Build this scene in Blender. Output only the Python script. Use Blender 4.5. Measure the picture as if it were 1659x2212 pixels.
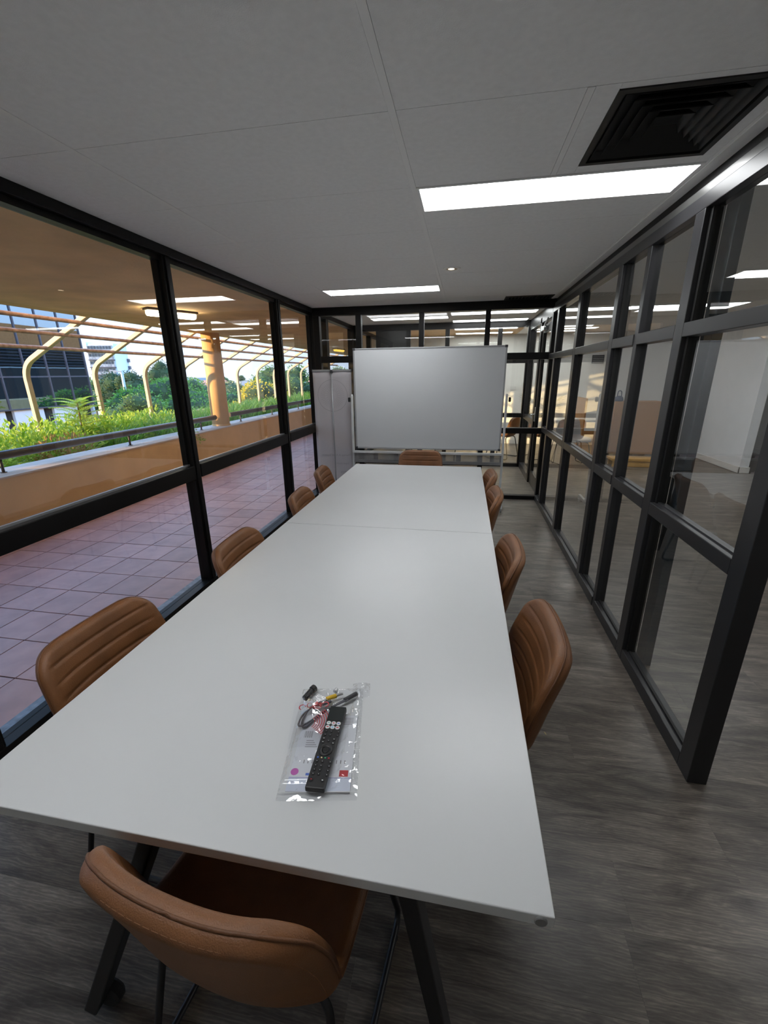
import bpy, bmesh, math, random
from mathutils import Vector, Matrix

for o in list(bpy.data.objects):
    bpy.data.objects.remove(o, do_unlink=True)
scene = bpy.context.scene
COL = scene.collection
PI = math.pi
R = math.radians

# ------------------------------------------------------------------ camera
cam_d = bpy.data.cameras.new('camera')
cam_d.sensor_fit = 'HORIZONTAL'
cam_d.sensor_width = 36.0
cam_d.lens = 36.0 * 915.0 / 1659.0
cam_d.clip_start = 0.02
cam_d.clip_end = 2000
cam = bpy.data.objects.new('camera', cam_d)
COL.objects.link(cam)
_yaw, _pitch, _roll = -0.184566, -0.315012, 0.0119775
_f = Vector((math.sin(_yaw) * math.cos(_pitch), math.cos(_yaw) * math.cos(_pitch), math.sin(_pitch)))
_r = Vector((math.cos(_yaw), -math.sin(_yaw), 0))
_d = _f.cross(_r)
_r2 = math.cos(_roll) * _r + math.sin(_roll) * _d
_d2 = -math.sin(_roll) * _r + math.cos(_roll) * _d
_u, _b = -_d2, -_f
cam.matrix_world = Matrix(((_r2.x, _u.x, _b.x, 0), (_r2.y, _u.y, _b.y, 0), (_r2.z, _u.z, _b.z, 1.6), (0, 0, 0, 1)))
scene.camera = cam

# ------------------------------------------------------------------ view, sky, sun
vs = scene.view_settings
vs.view_transform = 'Standard'
vs.look = 'None'
vs.exposure = 0.5
vs.gamma = 1.0
vs.use_curve_mapping = False

world = bpy.data.worlds.new('sky')
scene.world = world
world.use_nodes = True
_nt = world.node_tree
_nt.nodes.clear()
_out = _nt.nodes.new('ShaderNodeOutputWorld')
_bg = _nt.nodes.new('ShaderNodeBackground')
_tc = _nt.nodes.new('ShaderNodeTexCoord')
_sep = _nt.nodes.new('ShaderNodeSeparateXYZ')
_rmp = _nt.nodes.new('ShaderNodeValToRGB')
_el = _rmp.color_ramp.elements
_el[0].position = 0.0
_el[0].color = (0.25, 0.27, 0.35, 1)
_el[1].position = 1.0
_el[1].color = (0.16, 0.42, 0.95, 1)
for _p, _c in ((0.05, (0.25, 0.30, 0.40, 1)), (0.15, (0.26, 0.36, 0.54, 1)), (0.42, (0.36, 0.60, 0.98, 1))):
    _e = _rmp.color_ramp.elements.new(_p)
    _e.color = _c
_nt.links.new(_tc.outputs['Generated'], _sep.inputs[0])
_nt.links.new(_sep.outputs['Z'], _rmp.inputs[0])
_nt.links.new(_rmp.outputs[0], _bg.inputs[0])
_bg.inputs[1].default_value = 3.6
_nt.links.new(_bg.outputs[0], _out.inputs[0])

SUN_HEAD = R(40)      # heading measured from +x towards +y
SUN_EL = R(8.6)
sun_d = bpy.data.lights.new('sun', 'SUN')
sun_d.energy = 8.5
sun_d.color = (1.0, 0.66, 0.33)
sun_d.angle = R(0.6)
sun = bpy.data.objects.new('sun', sun_d)
COL.objects.link(sun)
_sd = Vector((math.cos(SUN_HEAD) * math.cos(SUN_EL), math.sin(SUN_HEAD) * math.cos(SUN_EL), -math.sin(SUN_EL)))
sun.rotation_euler = _sd.to_track_quat('-Z', 'Y').to_euler()
sun.location = (-30, -20, 15)
PANEL_EMIT = 9.2      # ceiling light panels

# ------------------------------------------------------------------ materials
MATS = {}

def new_mat(name):
    m = bpy.data.materials.new(name)
    m.use_nodes = True
    nt = m.node_tree
    b = nt.nodes['Principled BSDF']
    MATS[name] = m
    return m, nt, b

def N(nt, kind, **kw):
    n = nt.nodes.new(kind)
    for k, v in kw.items():
        if k in n.inputs:
            n.inputs[k].default_value = v
        else:
            setattr(n, k, v)
    return n

def ramp(nt, stops):
    n = nt.nodes.new('ShaderNodeValToRGB')
    el = n.color_ramp.elements
    el[0].position, el[0].color = stops[0][0], tuple(stops[0][1]) + (1,)
    el[1].position, el[1].color = stops[-1][0], tuple(stops[-1][1]) + (1,)
    for p, c in stops[1:-1]:
        e = el.new(p)
        e.color = tuple(c) + (1,)
    return n

def plain(name, col, rough=0.5, metal=0.0, var=0.08, scale=6.0, bump=0.0, bscale=120.0, spec=0.5, coat=0.0, world_co=False):
    """a Principled surface with slight procedural mottling and optional fine relief"""
    m, nt, b = new_mat(name)
    tc = N(nt, 'ShaderNodeTexCoord')
    co = tc.outputs['Object']
    nz = N(nt, 'ShaderNodeTexNoise')
    nz.inputs['Scale'].default_value = scale
    nz.inputs['Detail'].default_value = 4
    nt.links.new(co, nz.inputs['Vector'])
    lo = [max(0, c * (1 - var)) for c in col]
    hi = [min(1, c * (1 + var)) for c in col]
    rp = ramp(nt, [(0.3, lo), (0.7, hi)])
    nt.links.new(nz.outputs['Fac'], rp.inputs[0])
    nt.links.new(rp.outputs[0], b.inputs['Base Color'])
    b.inputs['Roughness'].default_value = rough
    b.inputs['Metallic'].default_value = metal
    b.inputs['Specular IOR Level'].default_value = spec
    b.inputs['Coat Weight'].default_value = coat
    if bump > 0:
        n2 = N(nt, 'ShaderNodeTexNoise')
        n2.inputs['Scale'].default_value = bscale
        n2.inputs['Detail'].default_value = 3
        nt.links.new(co, n2.inputs['Vector'])
        bp = N(nt, 'ShaderNodeBump')
        bp.inputs['Strength'].default_value = bump
        bp.inputs['Distance'].default_value = 0.004
        nt.links.new(n2.outputs['Fac'], bp.inputs['Height'])
        nt.links.new(bp.outputs[0], b.inputs['Normal'])
    return m

def emitter(name, col, strength):
    m, nt, b = new_mat(name)
    nz = N(nt, 'ShaderNodeTexNoise')
    nz.inputs['Scale'].default_value = 3
    rp = ramp(nt, [(0.3, [c * 0.97 for c in col]), (0.7, col)])
    nt.links.new(nz.outputs['Fac'], rp.inputs[0])
    nt.links.new(rp.outputs[0], b.inputs['Emission Color'])
    b.inputs['Emission Strength'].default_value = strength
    b.inputs['Base Color'].default_value = tuple(col) + (1,)
    return m

def glass(name, tint=(0.94, 0.96, 0.95), boost=1.0, rough=0.0):
    m, nt, b = new_mat(name)
    nt.nodes.remove(b)
    out = [n for n in nt.nodes if n.type == 'OUTPUT_MATERIAL'][0]
    tr = N(nt, 'ShaderNodeBsdfTransparent')
    tr.inputs[0].default_value = tuple(tint) + (1,)
    gl = N(nt, 'ShaderNodeBsdfGlossy')
    gl.inputs['Roughness'].default_value = rough
    fr = N(nt, 'ShaderNodeFresnel')
    fr.inputs[0].default_value = 1.5
    mu = N(nt, 'ShaderNodeMath', operation='MULTIPLY')
    mu.use_clamp = True
    mu.inputs[1].default_value = boost
    mx = N(nt, 'ShaderNodeMixShader')
    geo = N(nt, 'ShaderNodeNewGeometry')
    inv = N(nt, 'ShaderNodeMath', operation='SUBTRACT')
    inv.inputs[0].default_value = 1.0
    nt.links.new(geo.outputs['Backfacing'], inv.inputs[1])
    m2 = N(nt, 'ShaderNodeMath', operation='MULTIPLY')
    nt.links.new(fr.outputs[0], mu.inputs[0])
    nt.links.new(mu.outputs[0], m2.inputs[0])
    nt.links.new(inv.outputs[0], m2.inputs[1])
    nt.links.new(m2.outputs[0], mx.inputs[0])
    nt.links.new(tr.outputs[0], mx.inputs[1])
    nt.links.new(gl.outputs[0], mx.inputs[2])
    nt.links.new(mx.outputs[0], out.inputs[0])
    return m

def wood_floor(name):
    m, nt, b = new_mat(name)
    tc = N(nt, 'ShaderNodeTexCoord')
    oi = N(nt, 'ShaderNodeObjectInfo')
    off = N(nt, 'ShaderNodeVectorMath', operation='SCALE')
    cmb = N(nt, 'ShaderNodeCombineXYZ')
    mul = N(nt, 'ShaderNodeMath', operation='MULTIPLY')
    mul.inputs[1].default_value = 37.0
    nt.links.new(oi.outputs['Random'], mul.inputs[0])
    mul2 = N(nt, 'ShaderNodeMath', operation='MULTIPLY')
    mul2.inputs[1].default_value = 91.0
    nt.links.new(oi.outputs['Random'], mul2.inputs[0])
    nt.links.new(mul.outputs[0], cmb.inputs[0])
    nt.links.new(mul2.outputs[0], cmb.inputs[1])
    add = N(nt, 'ShaderNodeVectorMath', operation='ADD')
    nt.links.new(tc.outputs['Object'], add.inputs[0])
    nt.links.new(cmb.outputs[0], add.inputs[1])
    # broad streaks
    mp = N(nt, 'ShaderNodeMapping')
    mp.inputs['Scale'].default_value = (1.0, 5.0, 1)
    nt.links.new(add.outputs[0], mp.inputs[0])
    n1 = N(nt, 'ShaderNodeTexNoise')
    n1.inputs['Scale'].default_value = 2.6
    n1.inputs['Detail'].default_value = 8
    n1.inputs['Roughness'].default_value = 0.65
    n1.inputs['Distortion'].default_value = 1.1
    nt.links.new(mp.outputs[0], n1.inputs['Vector'])
    # fine fibres
    mp2 = N(nt, 'ShaderNodeMapping')
    mp2.inputs['Scale'].default_value = (7.0, 70.0, 1)
    nt.links.new(add.outputs[0], mp2.inputs[0])
    n2 = N(nt, 'ShaderNodeTexNoise')
    n2.inputs['Scale'].default_value = 3.0
    n2.inputs['Detail'].default_value = 5
    n2.inputs['Roughness'].default_value = 0.7
    nt.links.new(mp2.outputs[0], n2.inputs['Vector'])
    # cathedral figure
    mp3 = N(nt, 'ShaderNodeMapping')
    mp3.inputs['Scale'].default_value = (0.8, 4.0, 1)
    nt.links.new(add.outputs[0], mp3.inputs[0])
    wv = N(nt, 'ShaderNodeTexWave')
    wv.wave_type = 'RINGS'
    wv.inputs['Scale'].default_value = 9.0
    wv.inputs['Distortion'].default_value = 9.0
    wv.inputs['Detail'].default_value = 3.0
    wv.inputs['Detail Scale'].default_value = 1.6
    nt.links.new(mp3.outputs[0], wv.inputs['Vector'])
    r1 = ramp(nt, [(0.30, (0.055, 0.048, 0.043)), (0.46, (0.115, 0.100, 0.086)), (0.58, (0.175, 0.155, 0.132)), (0.74, (0.25, 0.225, 0.195))])
    nt.links.new(n1.outputs['Fac'], r1.inputs[0])
    r2 = ramp(nt, [(0.30, (0.74, 0.73, 0.72)), (0.68, (1.15, 1.13, 1.11))])
    nt.links.new(n2.outputs['Fac'], r2.inputs[0])
    r3 = ramp(nt, [(0.0, (0.86, 0.85, 0.85)), (0.75, (1.0, 1.0, 1.0)), (1.0, (1.28, 1.26, 1.24))])
    nt.links.new(wv.outputs['Fac'], r3.inputs[0])
    mx = N(nt, 'ShaderNodeMix', data_type='RGBA', blend_type='MULTIPLY')
    mx.inputs[0].default_value = 1.0
    nt.links.new(r1.outputs[0], mx.inputs[6])
    nt.links.new(r2.outputs[0], mx.inputs[7])
    mx2 = N(nt, 'ShaderNodeMix', data_type='RGBA', blend_type='MULTIPLY')
    mx2.inputs[0].default_value = 1.0
    nt.links.new(mx.outputs[2], mx2.inputs[6])
    nt.links.new(r3.outputs[0], mx2.inputs[7])
    hv = N(nt, 'ShaderNodeHueSaturation')
    vv = N(nt, 'ShaderNodeMapRange')
    vv.inputs['To Min'].default_value = 0.88
    vv.inputs['To Max'].default_value = 1.12
    nt.links.new(oi.outputs['Random'], vv.inputs['Value'])
    nt.links.new(vv.outputs[0], hv.inputs['Value'])
    nt.links.new(mx2.outputs[2], hv.inputs['Color'])
    nt.links.new(hv.outputs[0], b.inputs['Base Color'])
    b.inputs['Roughness'].default_value = 0.34
    b.inputs['Specular IOR Level'].default_value = 0.5
    bp = N(nt, 'ShaderNodeBump')
    bp.inputs['Strength'].default_value = 0.12
    bp.inputs['Distance'].default_value = 0.002
    nt.links.new(n2.outputs['Fac'], bp.inputs['Height'])
    nt.links.new(bp.outputs[0], b.inputs['Normal'])
    return m

def per_piece(name, col, rough, var=0.12, mott=0.1, scale=5, bump=0.1, bscale=60):
    """colour shifts a little from piece to piece (Object Info random)"""
    m, nt, b = new_mat(name)
    tc = N(nt, 'ShaderNodeTexCoord')
    oi = N(nt, 'ShaderNodeObjectInfo')
    nz = N(nt, 'ShaderNodeTexNoise')
    nz.inputs['Scale'].default_value = scale
    nz.inputs['Detail'].default_value = 5
    add = N(nt, 'ShaderNodeVectorMath', operation='ADD')
    nt.links.new(tc.outputs['Object'], add.inputs[0])
    nt.links.new(oi.outputs['Location'], add.inputs[1])
    nt.links.new(add.outputs[0], nz.inputs['Vector'])
    rp = ramp(nt, [(0.3, [c * (1 - mott) for c in col]), (0.7, [c * (1 + mott) for c in col])])
    nt.links.new(nz.outputs['Fac'], rp.inputs[0])
    hv = N(nt, 'ShaderNodeHueSaturation')
    vv = N(nt, 'ShaderNodeMapRange')
    vv.inputs['To Min'].default_value = 1 - var
    vv.inputs['To Max'].default_value = 1 + var
    nt.links.new(oi.outputs['Random'], vv.inputs['Value'])
    nt.links.new(vv.outputs[0], hv.inputs['Value'])
    nt.links.new(rp.outputs[0], hv.inputs['Color'])
    nt.links.new(hv.outputs[0], b.inputs['Base Color'])
    b.inputs['Roughness'].default_value = rough
    if bump:
        n2 = N(nt, 'ShaderNodeTexNoise')
        n2.inputs['Scale'].default_value = bscale
        nt.links.new(add.outputs[0], n2.inputs['Vector'])
        bp = N(nt, 'ShaderNodeBump')
        bp.inputs['Strength'].default_value = bump
        bp.inputs['Distance'].default_value = 0.003
        nt.links.new(n2.outputs['Fac'], bp.inputs['Height'])
        nt.links.new(bp.outputs[0], b.inputs['Normal'])
    return m

def leafy(name, c0, c1, trans=0.35, rough=0.5):
    m, nt, b = new_mat(name)
    geo = N(nt, 'ShaderNodeNewGeometry')
    rp = ramp(nt, [(0.0, c0), (1.0, c1)])
    nt.links.new(geo.outputs['Random Per Island'], rp.inputs[0])
    nt.links.new(rp.outputs[0], b.inputs['Base Color'])
    b.inputs['Roughness'].default_value = rough
    out = [n for n in nt.nodes if n.type == 'OUTPUT_MATERIAL'][0]
    tl = N(nt, 'ShaderNodeBsdfTranslucent')
    nt.links.new(rp.outputs[0], tl.inputs[0])
    mx = N(nt, 'ShaderNodeMixShader')
    mx.inputs[0].default_value = trans
    nt.links.new(b.outputs[0], mx.inputs[1])
    nt.links.new(tl.outputs[0], mx.inputs[2])
    nt.links.new(mx.outputs[0], out.inputs[0])
    return m

def perforated(name, col, pitch=0.0115, hole=0.36):
    """sheet steel with round holes too small to model one by one"""
    m, nt, b = new_mat(name)
    b.inputs['Base Color'].default_value = tuple(col) + (1,)
    b.inputs['Roughness'].default_value = 0.45
    out = [n for n in nt.nodes if n.type == 'OUTPUT_MATERIAL'][0]
    tc = N(nt, 'ShaderNodeTexCoord')
    sp = N(nt, 'ShaderNodeSeparateXYZ')
    nt.links.new(tc.outputs['Object'], sp.inputs[0])
    def mth(op, a, bb=None):
        n = N(nt, 'ShaderNodeMath', operation=op)
        for i, v in enumerate((a, bb)):
            if v is None:
                continue
            if isinstance(v, (int, float)):
                n.inputs[i].default_value = v
            else:
                nt.links.new(v, n.inputs[i])
        return n.outputs[0]
    vz = mth('DIVIDE', sp.outputs['Z'], pitch * 0.87)
    row = mth('FLOOR', vz)
    odd = mth('MULTIPLY', mth('MODULO', mth('ABSOLUTE', row), 2.0), 0.5)
    ux = mth('ADD', mth('DIVIDE', sp.outputs['X'], pitch), odd)
    fx = mth('SUBTRACT', mth('FRACT', ux), 0.5)
    fz = mth('MULTIPLY', mth('SUBTRACT', mth('FRACT', vz), 0.5), 0.87)
    d = mth('SQRT', mth('ADD', mth('MULTIPLY', fx, fx), mth('MULTIPLY', fz, fz)))
    inside = mth('LESS_THAN', d, hole)
    tr = N(nt, 'ShaderNodeBsdfTransparent')
    mx = N(nt, 'ShaderNodeMixShader')
    nt.links.new(inside, mx.inputs[0])
    nt.links.new(b.outputs[0], mx.inputs[1])
    nt.links.new(tr.outputs[0], mx.inputs[2])
    nt.links.new(mx.outputs[0], out.inputs[0])
    return m

wood_floor('vinyl')
plain('ceiling_white', (0.85, 0.85, 0.845), 0.9, var=0.03, scale=40, bump=0.25, bscale=260)
plain('tbar_white', (0.86, 0.86, 0.85), 0.6, var=0.02)
plain('void_dark', (0.03, 0.03, 0.03), 0.9)
plain('black_frame', (0.007, 0.0065, 0.0065), 0.4, var=0.2, scale=3, spec=0.22)
plain('charcoal_frame', (0.026, 0.026, 0.028), 0.34, var=0.1, scale=3, spec=0.4)
plain('fascia_satin', (0.16, 0.16, 0.155), 0.30, metal=0.55, var=0.05)
plain('gasket', (0.006, 0.006, 0.006), 0.6)
plain('alu', (0.55, 0.56, 0.57), 0.35, metal=0.9, var=0.05)
plain('sill_metal', (0.24, 0.27, 0.32), 0.5, metal=0.5, var=0.3, scale=30)
plain('alu_pale', (0.62, 0.63, 0.64), 0.4, metal=0.3, var=0.04)
glass('window_glass', (0.95, 0.965, 0.955), 1.8)
glass('partition_glass', (0.955, 0.97, 0.962), 1.8)
plain('table_white', (0.67, 0.685, 0.69), 0.33, var=0.02, scale=2, spec=0.5)
plain('table_edge', (0.66, 0.66, 0.65), 0.4, var=0.02)
plain('leather', (0.215, 0.088, 0.031), 0.42, var=0.16, scale=9, bump=0.35, bscale=420, spec=0.5)
plain('leather_dark', (0.15, 0.060, 0.022), 0.5, var=0.15, scale=9, bump=0.3, bscale=420)
plain('thread', (0.30, 0.145, 0.07), 0.7)
plain('black_steel', (0.012, 0.012, 0.015), 0.45, var=0.15)
plain('rubber', (0.015, 0.015, 0.016), 0.75)
plain('board_white', (0.60, 0.62, 0.64), 0.28, var=0.03, scale=1.5, spec=0.6)
plain('board_frame', (0.36, 0.37, 0.385), 0.4, metal=0.35)
plain('stand_white', (0.58, 0.60, 0.61), 0.4)
perforated('perforated_steel', (0.40, 0.41, 0.41), hole=0.29)
plain('plastic_dark', (0.05, 0.05, 0.055), 0.5)
plain('plastic_black', (0.012, 0.012, 0.013), 0.4)
plain('castor_grey', (0.22, 0.22, 0.22), 0.5)
plain('wall_paint', (0.78, 0.77, 0.74), 0.8, var=0.02, bump=0.08, bscale=200)
plain('wall_paint_cool', (0.76, 0.77, 0.79), 0.8, var=0.02, bump=0.08, bscale=200)
plain('skirting', (0.72, 0.71, 0.69), 0.5, var=0.02)
plain('slate_paint', (0.062, 0.074, 0.088), 0.5, var=0.06)
plain('black_vent', (0.007, 0.007, 0.007), 0.5)
plain('soffit', (0.80, 0.53, 0.27), 0.95, var=0.14, scale=2.5, bump=0.6, bscale=60)
plain('stucco', (0.74, 0.45, 0.21), 0.9, var=0.08, scale=3, bump=0.3, bscale=120)
plain('coping', (0.58, 0.47, 0.40), 0.75, var=0.08, scale=4)
per_piece('terrace_tile', (0.60, 0.35, 0.345), 0.42, var=0.12, mott=0.12, scale=7, bump=0.15)
plain('grout', (0.05, 0.032, 0.036), 0.9)
plain('pergola_cream', (0.62, 0.50, 0.36), 0.55, var=0.08, scale=12)
plain('purlin_rust', (0.52, 0.36, 0.27), 0.7, var=0.35, scale=14)
plain('rail_dark', (0.075, 0.058, 0.048), 0.38, var=0.15, scale=10)
plain('soil', (0.05, 0.04, 0.025), 1.0, var=0.3)
plain('brick_orange', (0.74, 0.27, 0.09), 0.9, var=0.2, scale=7, bump=0.4, bscale=50)
plain('render_white', (0.74, 0.76, 0.80), 0.8, var=0.03)
plain('mullion_grey', (0.10, 0.10, 0.125), 0.4, metal=0.3)
plain('concrete_pale', (0.60, 0.60, 0.60), 0.85, var=0.06)
plain('win_dark', (0.05, 0.065, 0.085), 0.15, var=0.4, scale=1.5)
plain('win_pale', (0.28, 0.31, 0.35), 0.3, var=0.5, scale=0.6)
plain('lamp_base', (0.10, 0.075, 0.05), 0.6)
plain('roof_white', (0.62, 0.68, 0.78), 0.5)
plain('roof_blue', (0.30, 0.38, 0.52), 0.5)
plain('roof_grey', (0.24, 0.22, 0.21), 0.8)
plain('roof_terracotta', (0.42, 0.20, 0.13), 0.85)
plain('roof_red', (0.60, 0.10, 0.06), 0.6)
plain('house_wall', (0.72, 0.62, 0.50), 0.85)
plain('bark', (0.14, 0.10, 0.07), 0.95, var=0.3)
plain('ground_green', (0.09, 0.12, 0.05), 1.0, var=0.4, scale=0.2)
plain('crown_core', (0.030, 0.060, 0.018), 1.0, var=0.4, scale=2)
leafy('leaf_green', (0.07, 0.23, 0.03), (0.24, 0.46, 0.07), 0.4)
leafy('leaf_mid', (0.10, 0.19, 0.035), (0.24, 0.36, 0.08), 0.3)
leafy('leaf_yellow', (0.46, 0.44, 0.025), (0.85, 0.60, 0.06), 0.4)
leafy('leaf_dark', (0.018, 0.050, 0.020), (0.055, 0.11, 0.04), 0.2)
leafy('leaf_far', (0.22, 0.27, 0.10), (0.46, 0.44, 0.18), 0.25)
leafy('leaf_lime', (0.24, 0.42, 0.03), (0.60, 0.70, 0.10), 0.45)
leafy('leaf_fern', (0.10, 0.27, 0.03), (0.34, 0.54, 0.08), 0.5)
leafy('leaf_rust', (0.35, 0.22, 0.06), (0.55, 0.33, 0.12), 0.4)
emitter('panel_light', (0.97, 0.985, 1.0), PANEL_EMIT)
emitter('bulkhead_glow', (1.0, 0.84, 0.58), 22.0)
emitter('bulkhead_yellow', (1.0, 0.60, 0.08), 1.6)
emitter('downlight_glow', (1.0, 0.78, 0.50), 5.0)
plain('timber_bounce_ceiling', (0.70, 0.47, 0.24), 0.6, var=0.08, scale=3)  # timber tan with the warm sun bounce put into the colour
plain('warm_reflector', (0.75, 0.60, 0.42), 0.4)

def tower_glass():
    m, nt, b = new_mat('tower_glass')
    tc = N(nt, 'ShaderNodeTexCoord')
    nz = N(nt, 'ShaderNodeTexNoise')
    nz.inputs['Scale'].default_value = 0.5
    nt.links.new(tc.outputs['Object'], nz.inputs['Vector'])
    bp = N(nt, 'ShaderNodeBump')
    bp.inputs['Strength'].default_value = 0.02
    bp.inputs['Distance'].default_value = 0.05
    nt.links.new(nz.outputs['Fac'], bp.inputs['Height'])
    b.inputs['Base Color'].default_value = (0.34, 0.41, 0.46, 1)
    b.inputs['Metallic'].default_value = 1.0
    b.inputs['Roughness'].default_value = 0.02
    nt.links.new(bp.outputs[0], b.inputs['Normal'])
tower_glass()

# ------------------------------------------------------------------ mesh helpers
class MB:
    def __init__(self):
        self.v = []
        self.f = []
    def box(self, x0, x1, y0, y1, z0, z1):
        i = len(self.v)
        self.v += [(x0, y0, z0), (x1, y0, z0), (x1, y1, z0), (x0, y1, z0), (x0, y0, z1), (x1, y0, z1), (x1, y1, z1), (x0, y1, z1)]
        self.f += [(i, i + 3, i + 2, i + 1), (i + 4, i + 5, i + 6, i + 7), (i, i + 1, i + 5, i + 4), (i + 1, i + 2, i + 6, i + 5), (i + 2, i + 3, i + 7, i + 6), (i + 3, i, i + 4, i + 7)]
        return self
    def quad(self, a, b, c, d):
        i = len(self.v)
        self.v += [tuple(a), tuple(b), tuple(c), tuple(d)]
        self.f.append((i, i + 1, i + 2, i + 3))
        return self
    def poly(self, pts):
        i = len(self.v)
        self.v += [tuple(p) for p in pts]
        self.f.append(tuple(range(i, i + len(pts))))
        return self
    def prism(self, pts, vec):
        """closed prism: polygon pts extruded by vec"""
        i = len(self.v)
        n = len(pts)
        vec = Vector(vec)
        self.v += [tuple(p) for p in pts] + [tuple(Vector(p) + vec) for p in pts]
        self.f.append(tuple(range(i + n - 1, i - 1, -1)))
        self.f.append(tuple(range(i + n, i + 2 * n)))
        for k in range(n):
            k2 = (k + 1) % n
            self.f.append((i + k, i + k2, i + n + k2, i + n + k))
        return self
    def sweep(self, path, sect, up=(0, 0, 1), closed=False, cap=True):
        """sweep section [(a, b)] along path; a along side vector, b along normal"""
        P = [Vector(p) for p in path]
        n, k = len(P), len(sect)
        i = len(self.v)
        upv = Vector(up)
        prev = None
        for j in range(n):
            if closed:
                t = P[(j + 1) % n] - P[j - 1]
            else:
                t = P[min(j + 1, n - 1)] - P[max(j - 1, 0)]
            t.normalize()
            s = t.cross(upv)
            if s.length < 1e-3:
                s = prev if prev is not None else t.orthogonal()
            s = s - t * s.dot(t)
            s.normalize()
            if prev is not None and s.dot(prev) < 0:
                s = -s
            prev = s.copy()
            nn = s.cross(t)
            nn.normalize()
            for a, b in sect:
                self.v.append(tuple(P[j] + s * a + nn * b))
        m = n if closed else n - 1
        for j in range(m):
            j2 = (j + 1) % n
            for q in range(k):
                q2 = (q + 1) % k
                self.f.append((i + j * k + q, i + j * k + q2, i + j2 * k + q2, i + j2 * k + q))
        if cap and not closed:
            self.f.append(tuple(range(i + k - 1, i - 1, -1)))
            self.f.append(tuple(i + (n - 1) * k + q for q in range(k)))
        return self
    def tube(self, path, r, n=8, up=(0, 0, 1), closed=False):
        return self.sweep(path, [(r * math.cos(2 * PI * q / n), r * math.sin(2 * PI * q / n)) for q in range(n)], up, closed)
    def bar(self, a, b, w, h, up=(0, 0, 1)):
        return self.sweep([a, b], [(-w / 2, -h / 2), (w / 2, -h / 2), (w / 2, h / 2), (-w / 2, h / 2)], up)
    def lathe(self, prof, n=20, c=(0, 0, 0), axis='Z'):
        """prof [(r, h)] revolved about axis through c"""
        i = len(self.v)
        k = len(prof)
        for q in range(n):
            a = 2 * PI * q / n
            for r, h in prof:
                x, y, z = r * math.cos(a), r * math.sin(a), h
                if axis == 'Y':
                    x, y, z = x, z, -y
                elif axis == 'X':
                    x, y, z = z, y, -x
                self.v.append((c[0] + x, c[1] + y, c[2] + z))
        for q in range(n):
            q2 = (q + 1) % n
            for j in range(k - 1):
                self.f.append((i + q * k + j, i + q2 * k + j, i + q2 * k + j + 1, i + q * k + j + 1))
        if prof[0][0] > 1e-6:
            self.f.append(tuple(i + q * k for q in range(n - 1, -1, -1)))
        if prof[-1][0] > 1e-6:
            self.f.append(tuple(i + q * k + k - 1 for q in range(n)))
        return self
    def mesh(self, name, mat, smooth=False):
        me = bpy.data.meshes.new(name)
        me.from_pydata(self.v, [], self.f)
        me.update()
        bm = bmesh.new()
        bm.from_mesh(me)
        bmesh.ops.remove_doubles(bm, verts=bm.verts, dist=1e-6) if smooth == 'weld' else None
        bmesh.ops.recalc_face_normals(bm, faces=bm.faces)
        bm.to_mesh(me)
        bm.free()
        me.materials.append(MATS[mat])
        if smooth:
            for p in me.polygons:
                p.use_smooth = True
        return me
    def build(self, name, mat, parent=None, smooth=False, bevel=0.0, loc=None, segs=2):
        o = bpy.data.objects.new(name, self.mesh(name, mat, smooth))
        COL.objects.link(o)
        if parent is not None:
            o.parent = parent
        if loc is not None:
            o.location = loc
        if bevel > 0:
            md = o.modifiers.new('bevel', 'BEVEL')
            md.width = bevel
            md.segments = segs
            md.limit_method = 'ANGLE'
            md.angle_limit = R(40)
        return o

def link_mesh(name, me, parent=None, loc=(0, 0, 0), rot=(0, 0, 0), scale=(1, 1, 1)):
    o = bpy.data.objects.new(name, me)
    COL.objects.link(o)
    if parent is not None:
        o.parent = parent
    o.location = loc
    o.rotation_euler = rot
    o.scale = scale
    return o

def empty(name, loc=(0, 0, 0), rz=0.0, parent=None):
    o = bpy.data.objects.new(name, None)
    COL.objects.link(o)
    o.location = loc
    o.rotation_euler = (0, 0, rz)
    o.empty_display_size = 0.1
    if parent is not None:
        o.parent = parent
    return o

def tag(o, label=None, cat=None, group=None, kind=None):
    if label:
        o['label'] = label
    if cat:
        o['category'] = cat
    if group:
        o['group'] = group
    if kind:
        o['kind'] = kind
    return o

def struct(o, label=None, cat=None):
    return tag(o, label, cat, kind='structure')

def copy_tree(o, parent=None):
    c = o.copy()
    COL.objects.link(c)
    c.parent = parent
    for ch in list(o.children):
        copy_tree(ch, c)
    return c

def rounded(path, r, n=5):
    """round the inner corners of a polyline"""
    P = [Vector(p) for p in path]
    out = [P[0]]
    for i in range(1, len(P) - 1):
        a, b, c = P[i - 1], P[i], P[i + 1]
        d1, d2 = (a - b).normalized(), (c - b).normalized()
        rr = min(r, (a - b).length * 0.49, (c - b).length * 0.49)
        p0, p2 = b + d1 * rr, b + d2 * rr
        for k in range(n + 1):
            t = k / n
            out.append(p0 * (1 - t) ** 2 + b * 2 * t * (1 - t) + p2 * t * t)
    out.append(P[-1])
    return out

def text_mesh(name, body, size, mat, parent=None, mirror=False, extrude=0.0005):
    cu = bpy.data.curves.new(name, 'FONT')
    cu.body = body
    cu.size = size
    cu.extrude = extrude
    cu.align_x = 'CENTER'
    cu.align_y = 'CENTER'
    tmp = bpy.data.objects.new(name + '_tmp', cu)
    COL.objects.link(tmp)
    dg = bpy.context.evaluated_depsgraph_get()
    me = bpy.data.meshes.new_from_object(tmp.evaluated_get(dg))
    bpy.data.objects.remove(tmp, do_unlink=True)
    if mirror:
        for v in me.vertices:
            v.co.x = -v.co.x
        me.flip_normals()
    me.materials.clear()
    me.materials.append(MATS[mat])
    o = bpy.data.objects.new(name, me)
    COL.objects.link(o)
    if parent is not None:
        o.parent = parent
    return o

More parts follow.
